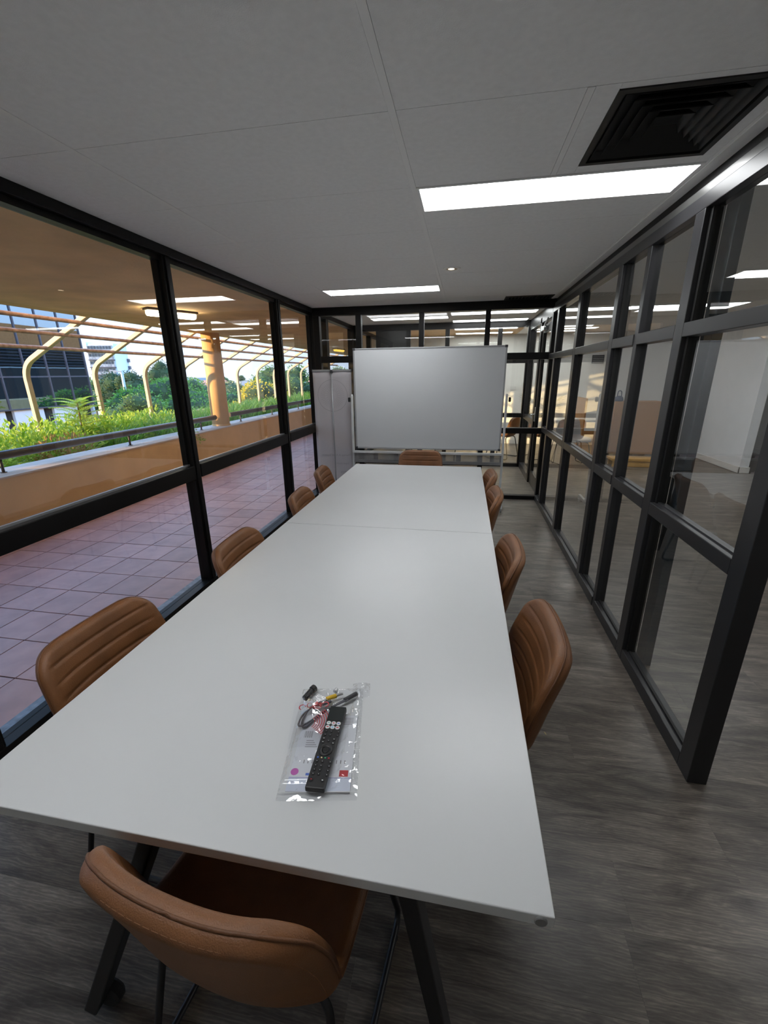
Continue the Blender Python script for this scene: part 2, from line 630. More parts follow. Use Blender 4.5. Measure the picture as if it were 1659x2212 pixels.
# ================================================================== THE SETTING
XL, XR, YF, ZC = -1.95, 0.97, 5.62, 2.40
rnd = random.Random(4)

# ---- floor: vinyl planks laid across the room
floor = MB().box(-2.02, 8.2, -1.3, 10.6, -0.20, -0.003).build('floor', 'vinyl')
struct(floor, 'grey-brown wood-look vinyl plank floor of the office', 'floor')
_pm = {}
def plank(x0, x1, y0, y1):
    key = (round(x1 - x0, 3), round(y1 - y0, 3))
    if key not in _pm:
        a, b = key[0] / 2 - 0.0002, key[1] / 2 - 0.0003
        _pm[key] = MB().box(-a, a, -b, b, -0.004, 0.0).mesh('plank', 'vinyl')
    link_mesh('plank', _pm[key], floor, ((x0 + x1) / 2, (y0 + y1) / 2, 0))
PW, PL = 0.2, 1.22
row = 0
y = 1.335 - 8 * PW
while y < 7.7:
    k = round((y - 1.135) / PW)
    if k == 0:
        off = 0.962
    elif k == -2:
        off = 0.543
    else:
        off = 0.962 + 0.37 * k + rnd.uniform(-0.1, 0.1)
    x = off - PL * math.ceil((off + 1.95) / PL)
    xmax = 4.4 if y > 1.0 else 2.9
    while x < xmax:
        a, b = max(x, -1.95), min(x + PL, xmax)
        if b - a > 0.06:
            plank(a, b, y, y + PW)
        x += PL
    y += PW

# ---- ceiling: 1200 x 600 lay-in tiles on white runners, boxes for lights and vents left open
ceil = struct(MB().box(-1.95, 8.2, -1.3, 10.6, 2.43, 2.6).build('ceiling', 'void_dark'), 'white lay-in tile ceiling', 'ceiling')
HOLES = []
def tile(x0, x1, y0, y1, z=ZC):
    MB().box(x0 + 0.0005, x1 - 0.0005, y0 + 0.0011, y1 - 0.0011, z, z + 0.014).build('ceiling_tile', 'ceiling_white', ceil)
GX = [-1.95, -1.47, -0.27, 0.93, 1.06]
GY = [-1.27, -0.67, -0.07, 0.465, 1.065, 1.665, 2.265, 2.865, 3.465, 4.065, 4.665, 5.265, 5.62]
T = 0.012
for i in range(4):
    xa = GX[i] + (T if i > 0 else 0)
    xb = GX[i + 1] - (T if i < 3 else 0)
    for j in range(len(GY) - 1):
        ya, yb = GY[j], GY[j + 1]
        if i == 2 and abs(ya - 2.265) < 1e-3:      # light panel in the far half of the cell row
            tile(xa, xb, 2.575, yb)
        elif i == 2 and abs(ya - 1.665) < 1e-3:    # vent cell
            tile(xa, 0.318, ya, yb)
            tile(0.342, 0.415, ya, yb)
            tile(0.872, xb, ya, yb)
            tile(0.415, 0.872, ya, 1.695)
            tile(0.415, 0.872, 2.192, yb)
        elif i == 1 and abs(ya - 0.465) < 1e-3:
            tile(xa, xb, 0.775, yb)
        elif i == 1 and abs(ya - 4.065) < 1e-3:
            tile(xa, xb, ya, 4.52)
        elif i == 1 and abs(ya - 4.665) < 1e-3:
            tile(xa, xb, 4.83, yb)
        elif i == 2 and abs(ya - 5.265) < 1e-3:    # black grille by the end wall
            tile(xa, 0.40, ya, yb)
            tile(0.40, xb, ya, 5.345)
        else:
            tile(xa, xb, ya, yb)
for x in GX[1:4]:
    MB().box(x - T + 0.0003, x + T - 0.0003, -1.27, 5.62, ZC - 0.001, ZC + 0.03).build('ceiling_runner', 'tbar_white', ceil)
MB().box(0.319, 0.341, 1.667, 2.263, ZC - 0.001, ZC + 0.02).build('ceiling_runner', 'tbar_white', ceil)
MB().box(0.93, 0.955, -1.27, 5.6, ZC - 0.006, ZC - 0.0012).build('edge_angle', 'tbar_white', ceil)
# ceilings of the rooms beyond (tiles too far off to pick apart)
MB().box(-1.95, 1.06, 5.72, 7.72, ZC, ZC + 0.03).build('ceiling_panel', 'ceiling_white', ceil)
MB().box(-1.95, 1.06, 7.81, 10.4, ZC, ZC + 0.03).build('ceiling_panel', 'timber_bounce_ceiling', ceil)
for xa in (1.062, 2.262, 3.462, 4.662, 5.862):
    for ya in (-1.27, 1.665, 4.065, 6.465, 8.865):
        yb = {-1.27: 1.665, 1.665: 4.065, 4.065: 6.465, 6.465: 8.865, 8.865: 10.4}[ya]
        MB().box(xa + 0.002, xa + 1.198, ya + 0.002, yb - 0.002, ZC, ZC + 0.03).build('ceiling_panel', 'ceiling_white', ceil)

# ---- black aluminium window wall on the terrace side
FX0, FX1 = -2.038, -1.95           # depth of the frame section
wl = struct(empty('wall_left'), 'black-framed floor to ceiling window wall facing the terrace', 'wall')
MB().box(-2.15, -1.95, -1.3, -0.62, 0, 2.43).build('wall_pier', 'wall_paint', wl)
MULL = [-0.60, 1.115, 2.825, 4.585]
for ym in MULL:
    MB().box(FX0, FX1, ym - 0.041, ym + 0.036, 0.035, 2.345).build('mullion', 'black_frame', wl, bevel=0.003)
    MB().box(FX1 - 0.001, FX1 + 0.010, ym - 0.022, ym + 0.022, 0.036, 2.344).build('mullion_cap', 'black_frame', wl, bevel=0.003)
MB().box(FX0, FX1 + 0.012, 5.62, 5.74, 0, 2.40).build('corner_post', 'black_frame', wl, bevel=0.003)
MB().box(FX0, FX1 + 0.012, -0.62, 5.62, 2.345, 2.40).build('head_rail', 'black_frame', wl, bevel=0.003)
MB().box(FX0 + 0.004, FX1 - 0.02, -0.62, 5.62, 2.315, 2.345).build('head_bead', 'black_frame', wl)
MB().box(FX0, FX1 + 0.012, -0.62, 5.62, 0.0, 0.035).build('sill_track', 'black_frame', wl, bevel=0.003)
MB().box(-2.115, FX0 - 0.001, -0.62, 5.62, -0.005, 0.012).build('sill_flashing', 'sill_metal', wl, bevel=0.002)
bays = [(1.151, 2.784), (2.861, 4.544), (4.621, 5.62), (-0.564, 1.074)]
for i, (ya, yb) in enumerate(bays):
    w = struct(empty('window_%d' % (i + 1)), ['black-framed window nearest the camera with a low transom', 'middle black-framed window onto the terrace', 'far black-framed window behind the banner', 'black-framed window beside the camera left of the frame'][i], 'window')
    MB().box(FX0, FX1 + 0.010, ya, yb, 0.868, 0.968).build('transom', 'black_frame', w, bevel=0.004)
    MB().box(-1.992, -1.980, ya, yb, 0.968, 0.980).build('transom_bead', 'alu', w)
    for z0, z1 in ((0.035, 0.868), (0.970, 2.345)):
        MB().box(-2.003, -1.996, ya, yb, z0, z1).build('pane', 'window_glass', w)
    for yy, s in ((ya, 1), (yb, -1)):
        MB().box(-2.012, -1.985, min(yy, yy + s * 0.014), max(yy, yy + s * 0.014), 0.976, 2.345).build('glazing_bead', 'black_frame', w)

# ---- charcoal glazed partition on the office side
PX0, PX1 = 0.963, 1.036
wr = struct(empty('wall_right'), 'charcoal-framed glazed partition between meeting room and open office', 'wall')
posts = [(1.50, 1.585), (2.30, 2.385), (3.30, 3.375), (4.33, 4.42), (5.26, 5.34)]
for a, b in posts:
    MB().box(PX0, PX1, a, b, 0.0, 2.25).build('post', 'charcoal_frame', wr, bevel=0.003)
for a, b in posts[1:]:   # glazing channel on the camera side of each post
    MB().box(PX0 + 0.022, PX1 - 0.006, a - 0.02, a, 0.065, 2.25).build('glazing_channel', 'gasket', wr)
MB().box(PX0 + 0.005, PX1 - 0.005, 2.86, 2.915, 0.0, 2.25).build('mullion', 'charcoal_frame', wr, bevel=0.003)
MB().box(PX0, PX1, 1.50, 5.62, 2.25, 2.312).build('head_rail', 'charcoal_frame', wr, bevel=0.003)
MB().box(PX0 + 0.012, PX1 + 0.03, 1.50, 5.62, 2.312, 2.352).build('head_fascia', 'fascia_satin', wr)
MB().box(PX0 + 0.03, PX1 + 0.04, 1.40, 5.62, 2.352, 2.402).build('head_angle', 'black_frame', wr)
spans = [(1.585, 2.30), (2.385, 2.86), (2.915, 3.30), (3.375, 4.33), (4.42, 5.26), (5.34, 5.62)]
for a, b in spans:
    MB().box(PX0, PX1, a, b, 0.0, 0.068).build('bottom_rail', 'charcoal_frame', wr, bevel=0.003)
    MB().box(PX0 + 0.028, PX0 + 0.040, a, b, 0.068, 0.076).build('rail_bead', 'gasket', wr)
    MB().box(PX0, PX1, a, b, 0.895, 0.958).build('mid_transom', 'charcoal_frame', wr, bevel=0.003)
    MB().box(PX0 + 0.030, PX0 + 0.046, a, b, 0.958, 0.964).build('transom_bead', 'charcoal_frame', wr)
    MB().box(PX0, PX1, a, b, 1.745, 1.805).build('top_transom', 'charcoal_frame', wr, bevel=0.003)
    for z0, z1 in ((0.068, 0.895), (0.958, 1.745), (1.805, 2.25)):
        MB().box(0.998, 1.004, a, b, z0, z1).build('pane', 'partition_glass', wr)
# slate jamb standing just behind the first pane
tr = MB().box(1.068, 1.112, 2.26, 2.36, 0.0, 2.40).build('trim_1', 'slate_paint', None, bevel=0.003)
struct(tr, 'slate grey painted jamb behind the nearest partition pane', 'post')

# ---- end wall of the meeting room, glazed
wb = struct(empty('wall_back'), 'black-framed glazed end wall behind the whiteboard', 'wall')
EY0, EY1 = YF, YF + 0.08
for a, b in [(-1.94, -1.86), (-1.385, -1.315), (-0.587, -0.525), (0.206, 0.266), (0.97, 1.05)]:
    MB().box(a, b, EY0, EY1, 0.0, 2.31).build('mullion', 'black_frame', wb, bevel=0.003)
MB().box(-1.94, 1.05, EY0 - 0.005, EY1, 2.305, 2.40).build('head_rail', 'black_frame', wb, bevel=0.003)
esp = [(-1.86, -1.385), (-1.315, -0.587), (-0.525, 0.206), (0.266, 0.97)]
for a, b in esp:
    MB().box(a, b, EY0, EY1, 0.0, 0.05).build('bottom_rail', 'black_frame', wb, bevel=0.003)
    MB().box(a, b, EY0, EY1, 0.862, 0.932).build('mid_transom', 'black_frame', wb, bevel=0.003)
    MB().box(a, b, EY0, EY1, 1.745, 1.825).build('top_transom', 'black_frame', wb, bevel=0.003)
    for z0, z1 in ((0.05, 0.862), (0.932, 1.745), (1.825, 2.305)):
        MB().box(a, b, YF + 0.037, YF + 0.043, z0, z1).build('pane', 'partition_glass', wb)

# ---- next room along: window wall, second partition, glazed side with a door
wl2 = struct(empty('wall_side'), 'window wall of the next room seen through the end glazing', 'wall')
for ym in (6.25, 7.72, 9.2):
    MB().box(FX0, FX1, ym - 0.055, ym + 0.055, 0, 2.36).build('mullion', 'black_frame', wl2, bevel=0.003)
MB().box(FX0, FX1, 5.74, 10.4, 2.34, 2.40).build('head_rail', 'black_frame', wl2)
MB().box(FX0, FX1, 5.74, 10.4, 0.0, 0.035).build('sill_track', 'black_frame', wl2)
for a, b in ((5.74, 6.195), (6.305, 7.665), (7.775, 9.145), (9.255, 10.4)):
    MB().box(FX0, FX1, a, b, 0.868, 0.968).build('transom', 'black_frame', wl2)
    for z0, z1 in ((0.035, 0.868), (0.968, 2.34)):
        MB().box(-2.003, -1.996, a, b, z0, z1).build('pane', 'window_glass', wl2)
wm = struct(empty('wall_middle'), 'second black-framed glazed partition beyond the end wall', 'wall')
SY0, SY1 = 7.73, 7.81
for a, b in [(-1.94, -1.86), (-1.02, -0.95), (-0.36, -0.29), (0.50, 0.57), (0.97, 1.05)]:
    MB().box(a, b, SY0, SY1, 0, 2.31).build('mullion', 'black_frame', wm)
MB().box(-1.94, 1.05, SY0, SY1, 2.30, 2.40).build('head_rail', 'black_frame', wm)
MB().box(-1.86, 1.0, SY0, SY1, 0, 0.06).build('bottom_rail', 'black_frame', wm)
MB().box(-1.86, 0.97, SY0, SY1, 0.862, 0.932).build('mid_transom', 'black_frame', wm)
MB().box(-1.86, 0.97, SY0, SY1, 1.745, 1.825).build('top_transom', 'black_frame', wm)
for a, b in [(-0.95, -0.36), (-0.29, 0.50), (0.57, 0.97)]:
    for z0, z1 in ((0.06, 0.862), (0.932, 1.745), (1.825, 2.30)):
        MB().box(a, b, SY0 + 0.037, SY0 + 0.043, z0, z1).build('pane', 'partition_glass', wm)
MB().box(-1.55, -1.02, SY0 + 0.01, SY0 + 0.07, 1.825, 2.30).build('black_panel', 'plastic_black', wm)
for z0, z1 in ((0.06, 0.862), (0.932, 1.745)):
    MB().box(-1.86, -1.02, SY0 + 0.037, SY0 + 0.043, z0, z1).build('pane', 'partition_glass', wm)
MB().box(-1.86, -1.55, SY0 + 0.037, SY0 + 0.043, 1.825, 2.30).build('pane', 'partition_glass', wm)
# side partition of that room with its door
ws = struct(empty('wall_corridor'), 'glazed side partition beyond the end wall with door frame', 'wall')
for a, b in ((5.70, 5.78), (6.60, 6.72), (7.65, 7.73)):
    MB().box(1.0, 1.08, a, b, 0, 2.31).build('post', 'black_frame', ws, bevel=0.003)
MB().box(1.0, 1.08, 5.70, 7.73, 2.24, 2.40).build('head_rail', 'charcoal_frame', ws)
MB().box(1.0, 1.08, 6.72, 7.65, 0, 0.10).build('bottom_rail', 'charcoal_frame', ws)
MB().box(1.0, 1.08, 6.72, 7.65, 0.86, 0.93).build('mid_transom', 'black_frame', ws)
for z0, z1 in ((0.10, 0.86), (0.93, 2.24)):
    MB().box(1.038, 1.044, 6.72, 7.65, z0, z1).build('pane', 'partition_glass', ws)
d1 = struct(empty('door_1'), 'black-framed glass door with lever handle beyond the end wall', 'door')
for a, b in ((5.79, 5.87), (6.51, 6.59)):
    MB().box(1.02, 1.065, a, b, 0.01, 2.20).build('stile', 'black_frame', d1)
MB().box(1.02, 1.065, 5.87, 6.51, 2.10, 2.20).build('top_rail', 'black_frame', d1)
MB().box(1.02, 1.065, 5.87, 6.51, 0.01, 0.20).build('kick_rail', 'charcoal_frame', d1)
MB().box(1.039, 1.045, 5.87, 6.51, 0.20, 2.10).build('pane', 'partition_glass', d1)
h = MB().box(1.008, 1.02, 6.53, 6.57, 0.92, 1.12).build('handle_plate', 'alu', d1)
MB().tube(rounded([(1.012, 6.55, 1.02), (0.955, 6.55, 1.02), (0.955, 6.43, 1.02)], 0.02), 0.009, 8).build('lever', 'alu', h, smooth=True)
MB().box(0.975, 1.02, 6.25, 6.50, 2.12, 2.175).build('door_closer', 'alu_pale', d1, bevel=0.004)
MB().bar((0.99, 6.30, 2.18), (0.97, 5.95, 2.235), 0.02, 0.008).build('closer_arm', 'alu_pale', d1)

# ---- plaster walls around
def wall(name, x0, x1, y0, y1, label, mat='wall_paint', z1=2.43):
    return struct(MB().box(x0, x1, y0, y1, 0, z1).build(name, mat), label, 'wall')
wall('wall_far', -2.1, 8.2, 10.4, 10.55, 'white painted wall at the far end of the office')
wall('wall_front', -2.1, 8.2, -1.45, -1.3, 'white painted wall behind the camera')
wall('wall_east', 8.0, 8.2, -1.3, 10.4, 'white painted wall on the far right of the office')
wall('wall_stub', 4.44, 4.57, 7.68, 10.4, 'free-standing white wall end seen through the partition', 'wall_paint_cool')
wall('wall_niche', 5.80, 5.95, 8.2, 10.4, 'white wall beyond the stub wall at the right edge')
bb = MB()
bb.box(4.425, 4.44, 7.665, 10.4, 0, 0.10).box(4.425, 4.585, 7.665, 7.68, 0, 0.10).box(4.57, 4.585, 7.68, 10.4, 0, 0.10)
struct(bb.build('baseboard_stub', 'skirting', bevel=0.003), 'white skirting board around the stub wall', 'skirting')
struct(MB().box(5.785, 5.80, 8.2, 10.4, 0, 0.10).build('baseboard_niche', 'skirting', bevel=0.003), 'white skirting board at the right edge', 'skirting')
struct(MB().box(-1.95, 4.42, 10.385, 10.4, 0, 0.10).build('baseboard_far', 'skirting', bevel=0.003), 'white skirting board along the far wall', 'skirting')

# ================================================================== TERRACE AND BUILDING OUTSIDE
terr = MB().box(-4.55, -2.07, -2.0, 22.0, -0.35, -0.006).build('terrace_floor', 'grout')
struct(terr, 'terrace floor paved with square dusty pink tiles', 'floor')
tm = MB().box(-0.1458, 0.1458, -0.1518, 0.1518, -0.008, 0.0).mesh('terrace_tile', 'terrace_tile')
rows = 0
for j in range(-6, 31):
    for k in range(8):
        xx = -2.11 - 0.30 * k - 0.15
        yy = 2.5 + 0.312 * j + 0.156
        if rows < 298:
            o = link_mesh('floor_tile', tm, terr, (xx, yy, rnd.uniform(-0.0006, 0.0006)))
            rows += 1
m_ = MB()
for j in range(31, 60):
    for k in range(8):
        xx = -2.11 - 0.30 * k - 0.15
        yy = 2.5 + 0.312 * j + 0.156
        m_.box(xx - 0.1475, xx + 0.1475, yy - 0.1535, yy + 0.1535, -0.008, 0)
tag(m_.build('far_floor_tiles', 'terrace_tile', terr), kind='stuff')
sof = MB().box(-4.96, -2.0, -2.0, 22.0, 2.36, 2.62).build('soffit', 'soffit')
struct(sof, 'tan textured soffit over the terrace', 'ceiling')
par = struct(empty('wall_parapet'), 'tan rendered terrace parapet with a pale coping', 'wall')
MB().box(-4.95, -4.50, -2.0, 22.0, -0.35, 0.645).build('parapet_body', 'stucco', par)
MB().box(-4.97, -4.485, -2.0, 22.0, 0.645, 0.665).build('coping', 'coping', par, bevel=0.004)
struct(MB().box(-7.6, -4.95, -2.0, 22.0, -0.35, 0.50).build('planter_bed', 'soil'), 'soil of the long planter beyond the parapet', 'planter')
struct(MB().box(-7.75, -7.6, -2.0, 22.0, -1.2, 0.66).build('planter_edge', 'stucco'), 'outer wall of the planter', 'wall')
# storeys of the same building: body below, brick band above, added sun-blocking wing behind the camera
struct(MB().box(-7.6, 8.2, -1.45, 60, -9.2, -0.36).build('wall_storey_below', 'stucco'), 'storeys below the terrace', 'wall')
up = struct(empty('wall_facade'), 'brick facade band of the same building above the terrace', 'wall')
MB().box(-5.0, -4.7, -2.0, 60, 4.7, 6.8).build('brick_band', 'brick_orange', up)
MB().box(-4.75, -4.65, -2.0, 60, 2.62, 4.7).build('recess_wall', 'void_dark', up)
for z in (2.9, 3.2, 3.5, 3.8, 4.1, 4.4):
    MB().box(-4.9, -4.75, -2.0, 60, z, z + 0.06).build('louvre', 'mullion_grey', up)
MB().box(-4.9, -2.2, 22.0, 60, -0.36, 2.62).build('far_storey', 'void_dark', up)
struct(MB().box(-4.95, 8.2, -2.0, 60, 2.62, 2.7).build('wall_roof_slab', 'concrete_pale'), 'floor slab above the office', 'wall')
struct(MB().box(-11.3, -2.16, -9.0, -2.0, -9.2, 8.0).build('wall_sun_block', 'stucco'), 'added unseen wing that keeps direct sun off the meeting room', 'wall')  # out-of-view mass added to keep direct sun off the room

# round column
c = empty('round_column', (-4.74, 7.84, 0.665))
tag(c, 'tan round column standing on the parapet between two handrails', 'column')
MB().lathe([(0.166, 0.0), (0.166, 1.695)], 32).build('shaft', 'stucco', c, smooth=False)
for p in c.children[0].data.polygons:
    p.use_smooth = len(p.vertices) == 4
MB().lathe([(0.172, 0.0), (0.172, 0.03), (0.166, 0.034)], 32).build('foot_ring', 'stucco', c)

def handrail(y0, y1, label, posts_):
    t = empty('handrail', (-4.70, y0, 0.665))
    tag(t, label, 'handrail', 'dark tubular handrails on the parapet')
    MB().tube([(0, 0, 0.178), (0, y1 - y0, 0.178)], 0.045, 14).build('rail', 'rail_dark', t, smooth=True)
    for yy in (0.0, y1 - y0):
        MB().lathe([(0.0, -0.006), (0.046, -0.006), (0.046, 0.006), (0.0, 0.006)], 14, (0, yy, 0.178), 'Y').build('end_cap', 'rail_dark', t)
    for yp in posts_:
        yy = yp - y0
        p = MB().tube([(0, yy, 0.0), (0, yy, 0.135)], 0.014, 8).build('rail_post', 'rail_dark', t, smooth=True)
        MB().lathe([(0.03, 0.0), (0.03, 0.008), (0.0, 0.008)], 10, (0, yy, 0)).build('post_flange', 'rail_dark', p)
handrail(0.2, 7.58, 'long dark handrail on the parapet left of the round column', (0.5, 2.0, 3.55, 5.34, 7.1))
handrail(8.12, 20.0, 'dark handrail on the parapet beyond the round column', (8.55, 10.13, 11.9, 13.7, 15.5, 17.3))

# pergola
pg = empty('pergola', (-6.2, 0, 0.5))
tag(pg, 'cream steel pergola of bent arches and three rails over the planter', 'pergola')
prof = rounded([(0, 0, -0.02), (0, 0, 1.27), (1.22, 0, 1.895)], 0.20, 8)
sec = [(-0.026, -0.034), (0.026, -0.034), (0.032, -0.028), (0.032, 0.028), (0.026, 0.034), (-0.026, 0.034), (-0.032, 0.028), (-0.032, -0.028)]
am = MB().sweep(prof, sec, up=(0, 1, 0)).mesh('arch', 'pergola_cream')
for k in range(-4, 13):
    if k == 9 or 5.36 + 1.2 * k > 19.5:
        continue
    link_mesh('arch', am, pg, (0, 5.36 + 1.2 * k, 0))
link_mesh('arch', am, pg, (0, 5.36 + 1.2 * 9 + 0.05, 0))
for xx, zz in ((1.09, 1.80), (0.80, 1.655), (0.48, 1.495)):
    for a, b in ((-0.1, 15.15), (15.75, 19.6)):
        MB().tube([(xx, a, zz), (xx, b, zz)], 0.026, 10).build('purlin', 'purlin_rust', pg, smooth=True)

# soffit lamps
def bulkhead(x, y, rz, label, glow):
    t = empty('bulkhead_lamp', (x, y, 2.36), rz)
    tag(t, label, 'lamp', 'bulkhead lamps under the terrace soffit')
    MB().box(-0.31, 0.31, -0.075, 0.075, -0.028, 0).build('base_plate', 'lamp_base', t, bevel=0.02)
    L = MB()
    s = [( -0.06, 0.0), (0.06, 0.0), (0.052, -0.035), (0.03, -0.058), (-0.03, -0.058), (-0.052, -0.035)]
    L.prism([(-0.29, a, b - 0.028) for a, b in s], (0.58, 0, 0))
    L.build('diffuser', glow, t, bevel=0.015)
bulkhead(-3.52, 5.05, R(62), 'glowing bulkhead lamp on the soffit behind the nearest mullion', 'bulkhead_glow')
bulkhead(-3.9, 13.6, R(80), 'yellow bulkhead lamp on the soffit seen above the banner', 'bulkhead_yellow')

# ------------------------------------------------------------------ greenery
def leaf_quad(m, p, d, up, ln, wd):
    """a folded leaf of two quads from p along d"""
    d = d.normalized()
    s = d.cross(up)
    if s.length < 1e-3:
        s = d.orthogonal()
    s.normalize()
    n = s.cross(d)
    a, b, e = p, p + d * ln * 0.5, p + d * ln
    i = len(m.v)
    m.v += [tuple(a), tuple(b + s * wd / 2 + n * wd * 0.15), tuple(e), tuple(b - s * wd / 2 + n * wd * 0.15), tuple(b)]
    m.f += [(i, i + 1, i + 4), (i + 1, i + 2, i + 4), (i + 2, i + 3, i + 4), (i + 3, i, i + 4)]

def rdir(r, zmin=-1.0):
    while True:
        v = Vector((r.uniform(-1, 1), r.uniform(-1, 1), r.uniform(zmin, 1)))
        if 0.05 < v.length < 1:
            return v.normalized()

def raw_mesh(m, name, mat):
    me = bpy.data.meshes.new(name)
    me.from_pydata(m.v, [], m.f)
    me.materials.append(MATS[mat])
    return me

def shrub_mesh(seed, n, rx, rz, ln, wd, mat):
    r = random.Random(seed)
    m = MB()
    for i in range(n):
        d = rdir(r, -0.15)
        k = r.uniform(0.45, 1.0)
        p = Vector((d.x * rx * k, d.y * rx * k, abs(d.z) * rz * k + 0.03))
        dd = (d + rdir(r) * 0.8 + Vector((0, 0, 0.3))).normalized()
        leaf_quad(m, p, dd, rdir(r), ln * r.uniform(0.7, 1.3), wd * r.uniform(0.7, 1.2))
    return raw_mesh(m, 'foliage', mat)

def blade_mesh(seed, n, h, mat, spread=0.2):
    r = random.Random(seed)
    m = MB()
    for i in range(n):
        a = r.uniform(0, 2 * PI)
        b = Vector((r.uniform(-spread, spread), r.uniform(-spread, spread), 0))
        hh = h * r.uniform(0.55, 1.1)
        out = Vector((math.cos(a), math.sin(a), 0))
        side = Vector((-out.y, out.x, 0)) * 0.011
        pts = []
        for t in (0, 0.4, 0.75, 1.0):
            pts.append(b + out * (0.42 * hh * t * t) + Vector((0, 0, hh * (t - 0.25 * t * t))))
        i0 = len(m.v)
        for t, p in zip((0.7, 1.0, 0.7, 0.05), pts):
            m.v += [tuple(p - side * t), tuple(p + side * t)]
        for q in range(3):
            m.f.append((i0 + 2 * q, i0 + 2 * q + 1, i0 + 2 * q + 3, i0 + 2 * q + 2))
    return raw_mesh(m, 'blades', mat)

def crown_mesh(seed, n, mat, ln=0.10, blobs=7):
    """unit crown: leaves on a clutch of lobes inside a unit sphere"""
    r = random.Random(seed)
    m = MB()
    lob = [(Vector((0, 0, 0)), 0.72)]
    for i in range(blobs):
        d = rdir(r, -0.5)
        lob.append((d * 0.55, r.uniform(0.32, 0.5)))
    for i in range(n):
        c_, rad = r.choice(lob)
        d = rdir(r)
        p = c_ + d * rad * r.uniform(0.82, 1.05)
        leaf_quad(m, p, (d + rdir(r) * 0.9).normalized(), rdir(r), ln * r.uniform(0.7, 1.4), ln * 0.62)
    return raw_mesh(m, 'crown', mat), lob

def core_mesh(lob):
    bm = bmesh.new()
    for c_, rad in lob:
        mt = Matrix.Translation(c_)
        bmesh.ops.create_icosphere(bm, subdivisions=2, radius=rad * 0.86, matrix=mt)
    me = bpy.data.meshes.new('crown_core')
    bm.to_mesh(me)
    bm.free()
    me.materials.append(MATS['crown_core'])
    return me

trunk_me = MB().lathe([(0.035, -1.0), (0.028, -0.5), (0.02, -0.1), (0.0, 0.0)], 8).mesh('trunk', 'bark', True)
CROWN = {}
for key, mat, n, ln in (('green', 'leaf_green', 2600, 0.085), ('mid', 'leaf_mid', 2200, 0.09), ('yellow', 'leaf_yellow', 3200, 0.075), ('dark', 'leaf_dark', 2200, 0.085), ('far', 'leaf_far', 900, 0.12)):
    me, lob = crown_mesh(hash(key) % 97 if False else {'green': 3, 'mid': 5, 'yellow': 8, 'dark': 11, 'far': 14}[key], n, mat, ln)
    CROWN[key] = (me, core_mesh(lob))

def tree(x, y, ztop, r, kind, label, group=None, squash=0.85, zbase=-9.0, name='tree'):
    rz = r * squash
    zc = ztop - rz * 0.95
    t = empty(name, (x, y, zbase), rnd.uniform(0, 6.28))
    tag(t, label, 'tree', group)
    me, co = CROWN[kind]
    link_mesh('crown', me, t, (0, 0, zc - zbase), (0, 0, 0), (r, r, rz))
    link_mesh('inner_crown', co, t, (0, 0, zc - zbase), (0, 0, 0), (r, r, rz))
    hgt = zc - zbase
    link_mesh('trunk', trunk_me, t, (0, 0, hgt), (0, 0, 0), (r * 1.6, r * 1.6, hgt))
    return t

# planter: lime shrubs near, sword-leaved clumps further along
SHR = [shrub_mesh(s, 420, 0.42, 0.5, 0.085, 0.04, 'leaf_lime') for s in (1, 2, 3)]
n_s = 0
for i in range(44):
    yy = 1.6 + i * 0.15 + rnd.uniform(-0.1, 0.1)
    xx = (-5.50, -6.14, -5.78, -6.62)[i % 4] + rnd.uniform(-0.08, 0.08)
    s = rnd.uniform(0.8, 1.1) * (0.85 if xx > -5.6 else 1.0)
    o = link_mesh('planter_shrub', SHR[i % 3], None, (xx, yy, 0.49), (0, 0, rnd.uniform(0, 6)), (s, s, s * (0.85 if xx > -5.6 else 0.98)))
    tag(o, 'lime green leafy shrub in the planter left of the nearest mullion', 'shrub', 'lime green shrubs filling the near planter')
RU = shrub_mesh(9, 240, 0.26, 0.28, 0.06, 0.03, 'leaf_rust')
for k, yy in enumerate((4.75, 5.05)):
    o = link_mesh('dry_shrub', RU, None, (-5.31, yy, 0.49), (0, 0, k), (1, 1, 1.2))
    tag(o, ['rusty brown dry shrub just behind the long handrail', 'second rusty dry shrub behind the long handrail, farther along'][k], 'shrub')
# trailing spray over the coping
m_ = MB()
r_ = random.Random(31)
for i in range(90):
    t = r_.random()
    p = Vector((-4.62 + 0.16 * t + r_.uniform(-0.03, 0.03), 6.35 + 0.35 * t + r_.uniform(-0.12, 0.12), 0.70 + 0.06 * math.sin(t * 3) - 0.34 * max(0, t - 0.45)))
    leaf_quad(m_, p, Vector((0.5, r_.uniform(-1, 1), r_.uniform(-0.6, 0.4))), rdir(r_), 0.06, 0.022)
o = bpy.data.objects.new('trailing_plant', raw_mesh(m_, 'trailing_plant', 'leaf_lime'))
COL.objects.link(o)
tag(o, 'green sprig trailing over the parapet by the nearest mullion', 'plant')
BL = [blade_mesh(s, 130, 0.56, 'leaf_fern', 0.24) for s in (21, 22, 23)]
for i in range(64):
    yy = 6.0 + i * 0.205 + rnd.uniform(-0.1, 0.1)
    xx = (-5.42, -6.05, -5.72, -6.5)[i % 4] + rnd.uniform(-0.08, 0.08)
    s = rnd.uniform(0.8, 1.1)
    o = link_mesh('sword_fern', BL[i % 3], None, (xx, yy, 0.49), (0, 0, rnd.uniform(0, 6)), (s * 1.15, s * 1.15, s))
    tag(o, 'sword-leaved green clump in the planter beyond the nearest mullion', 'fern', 'sword-leaved clumps along the far planter')
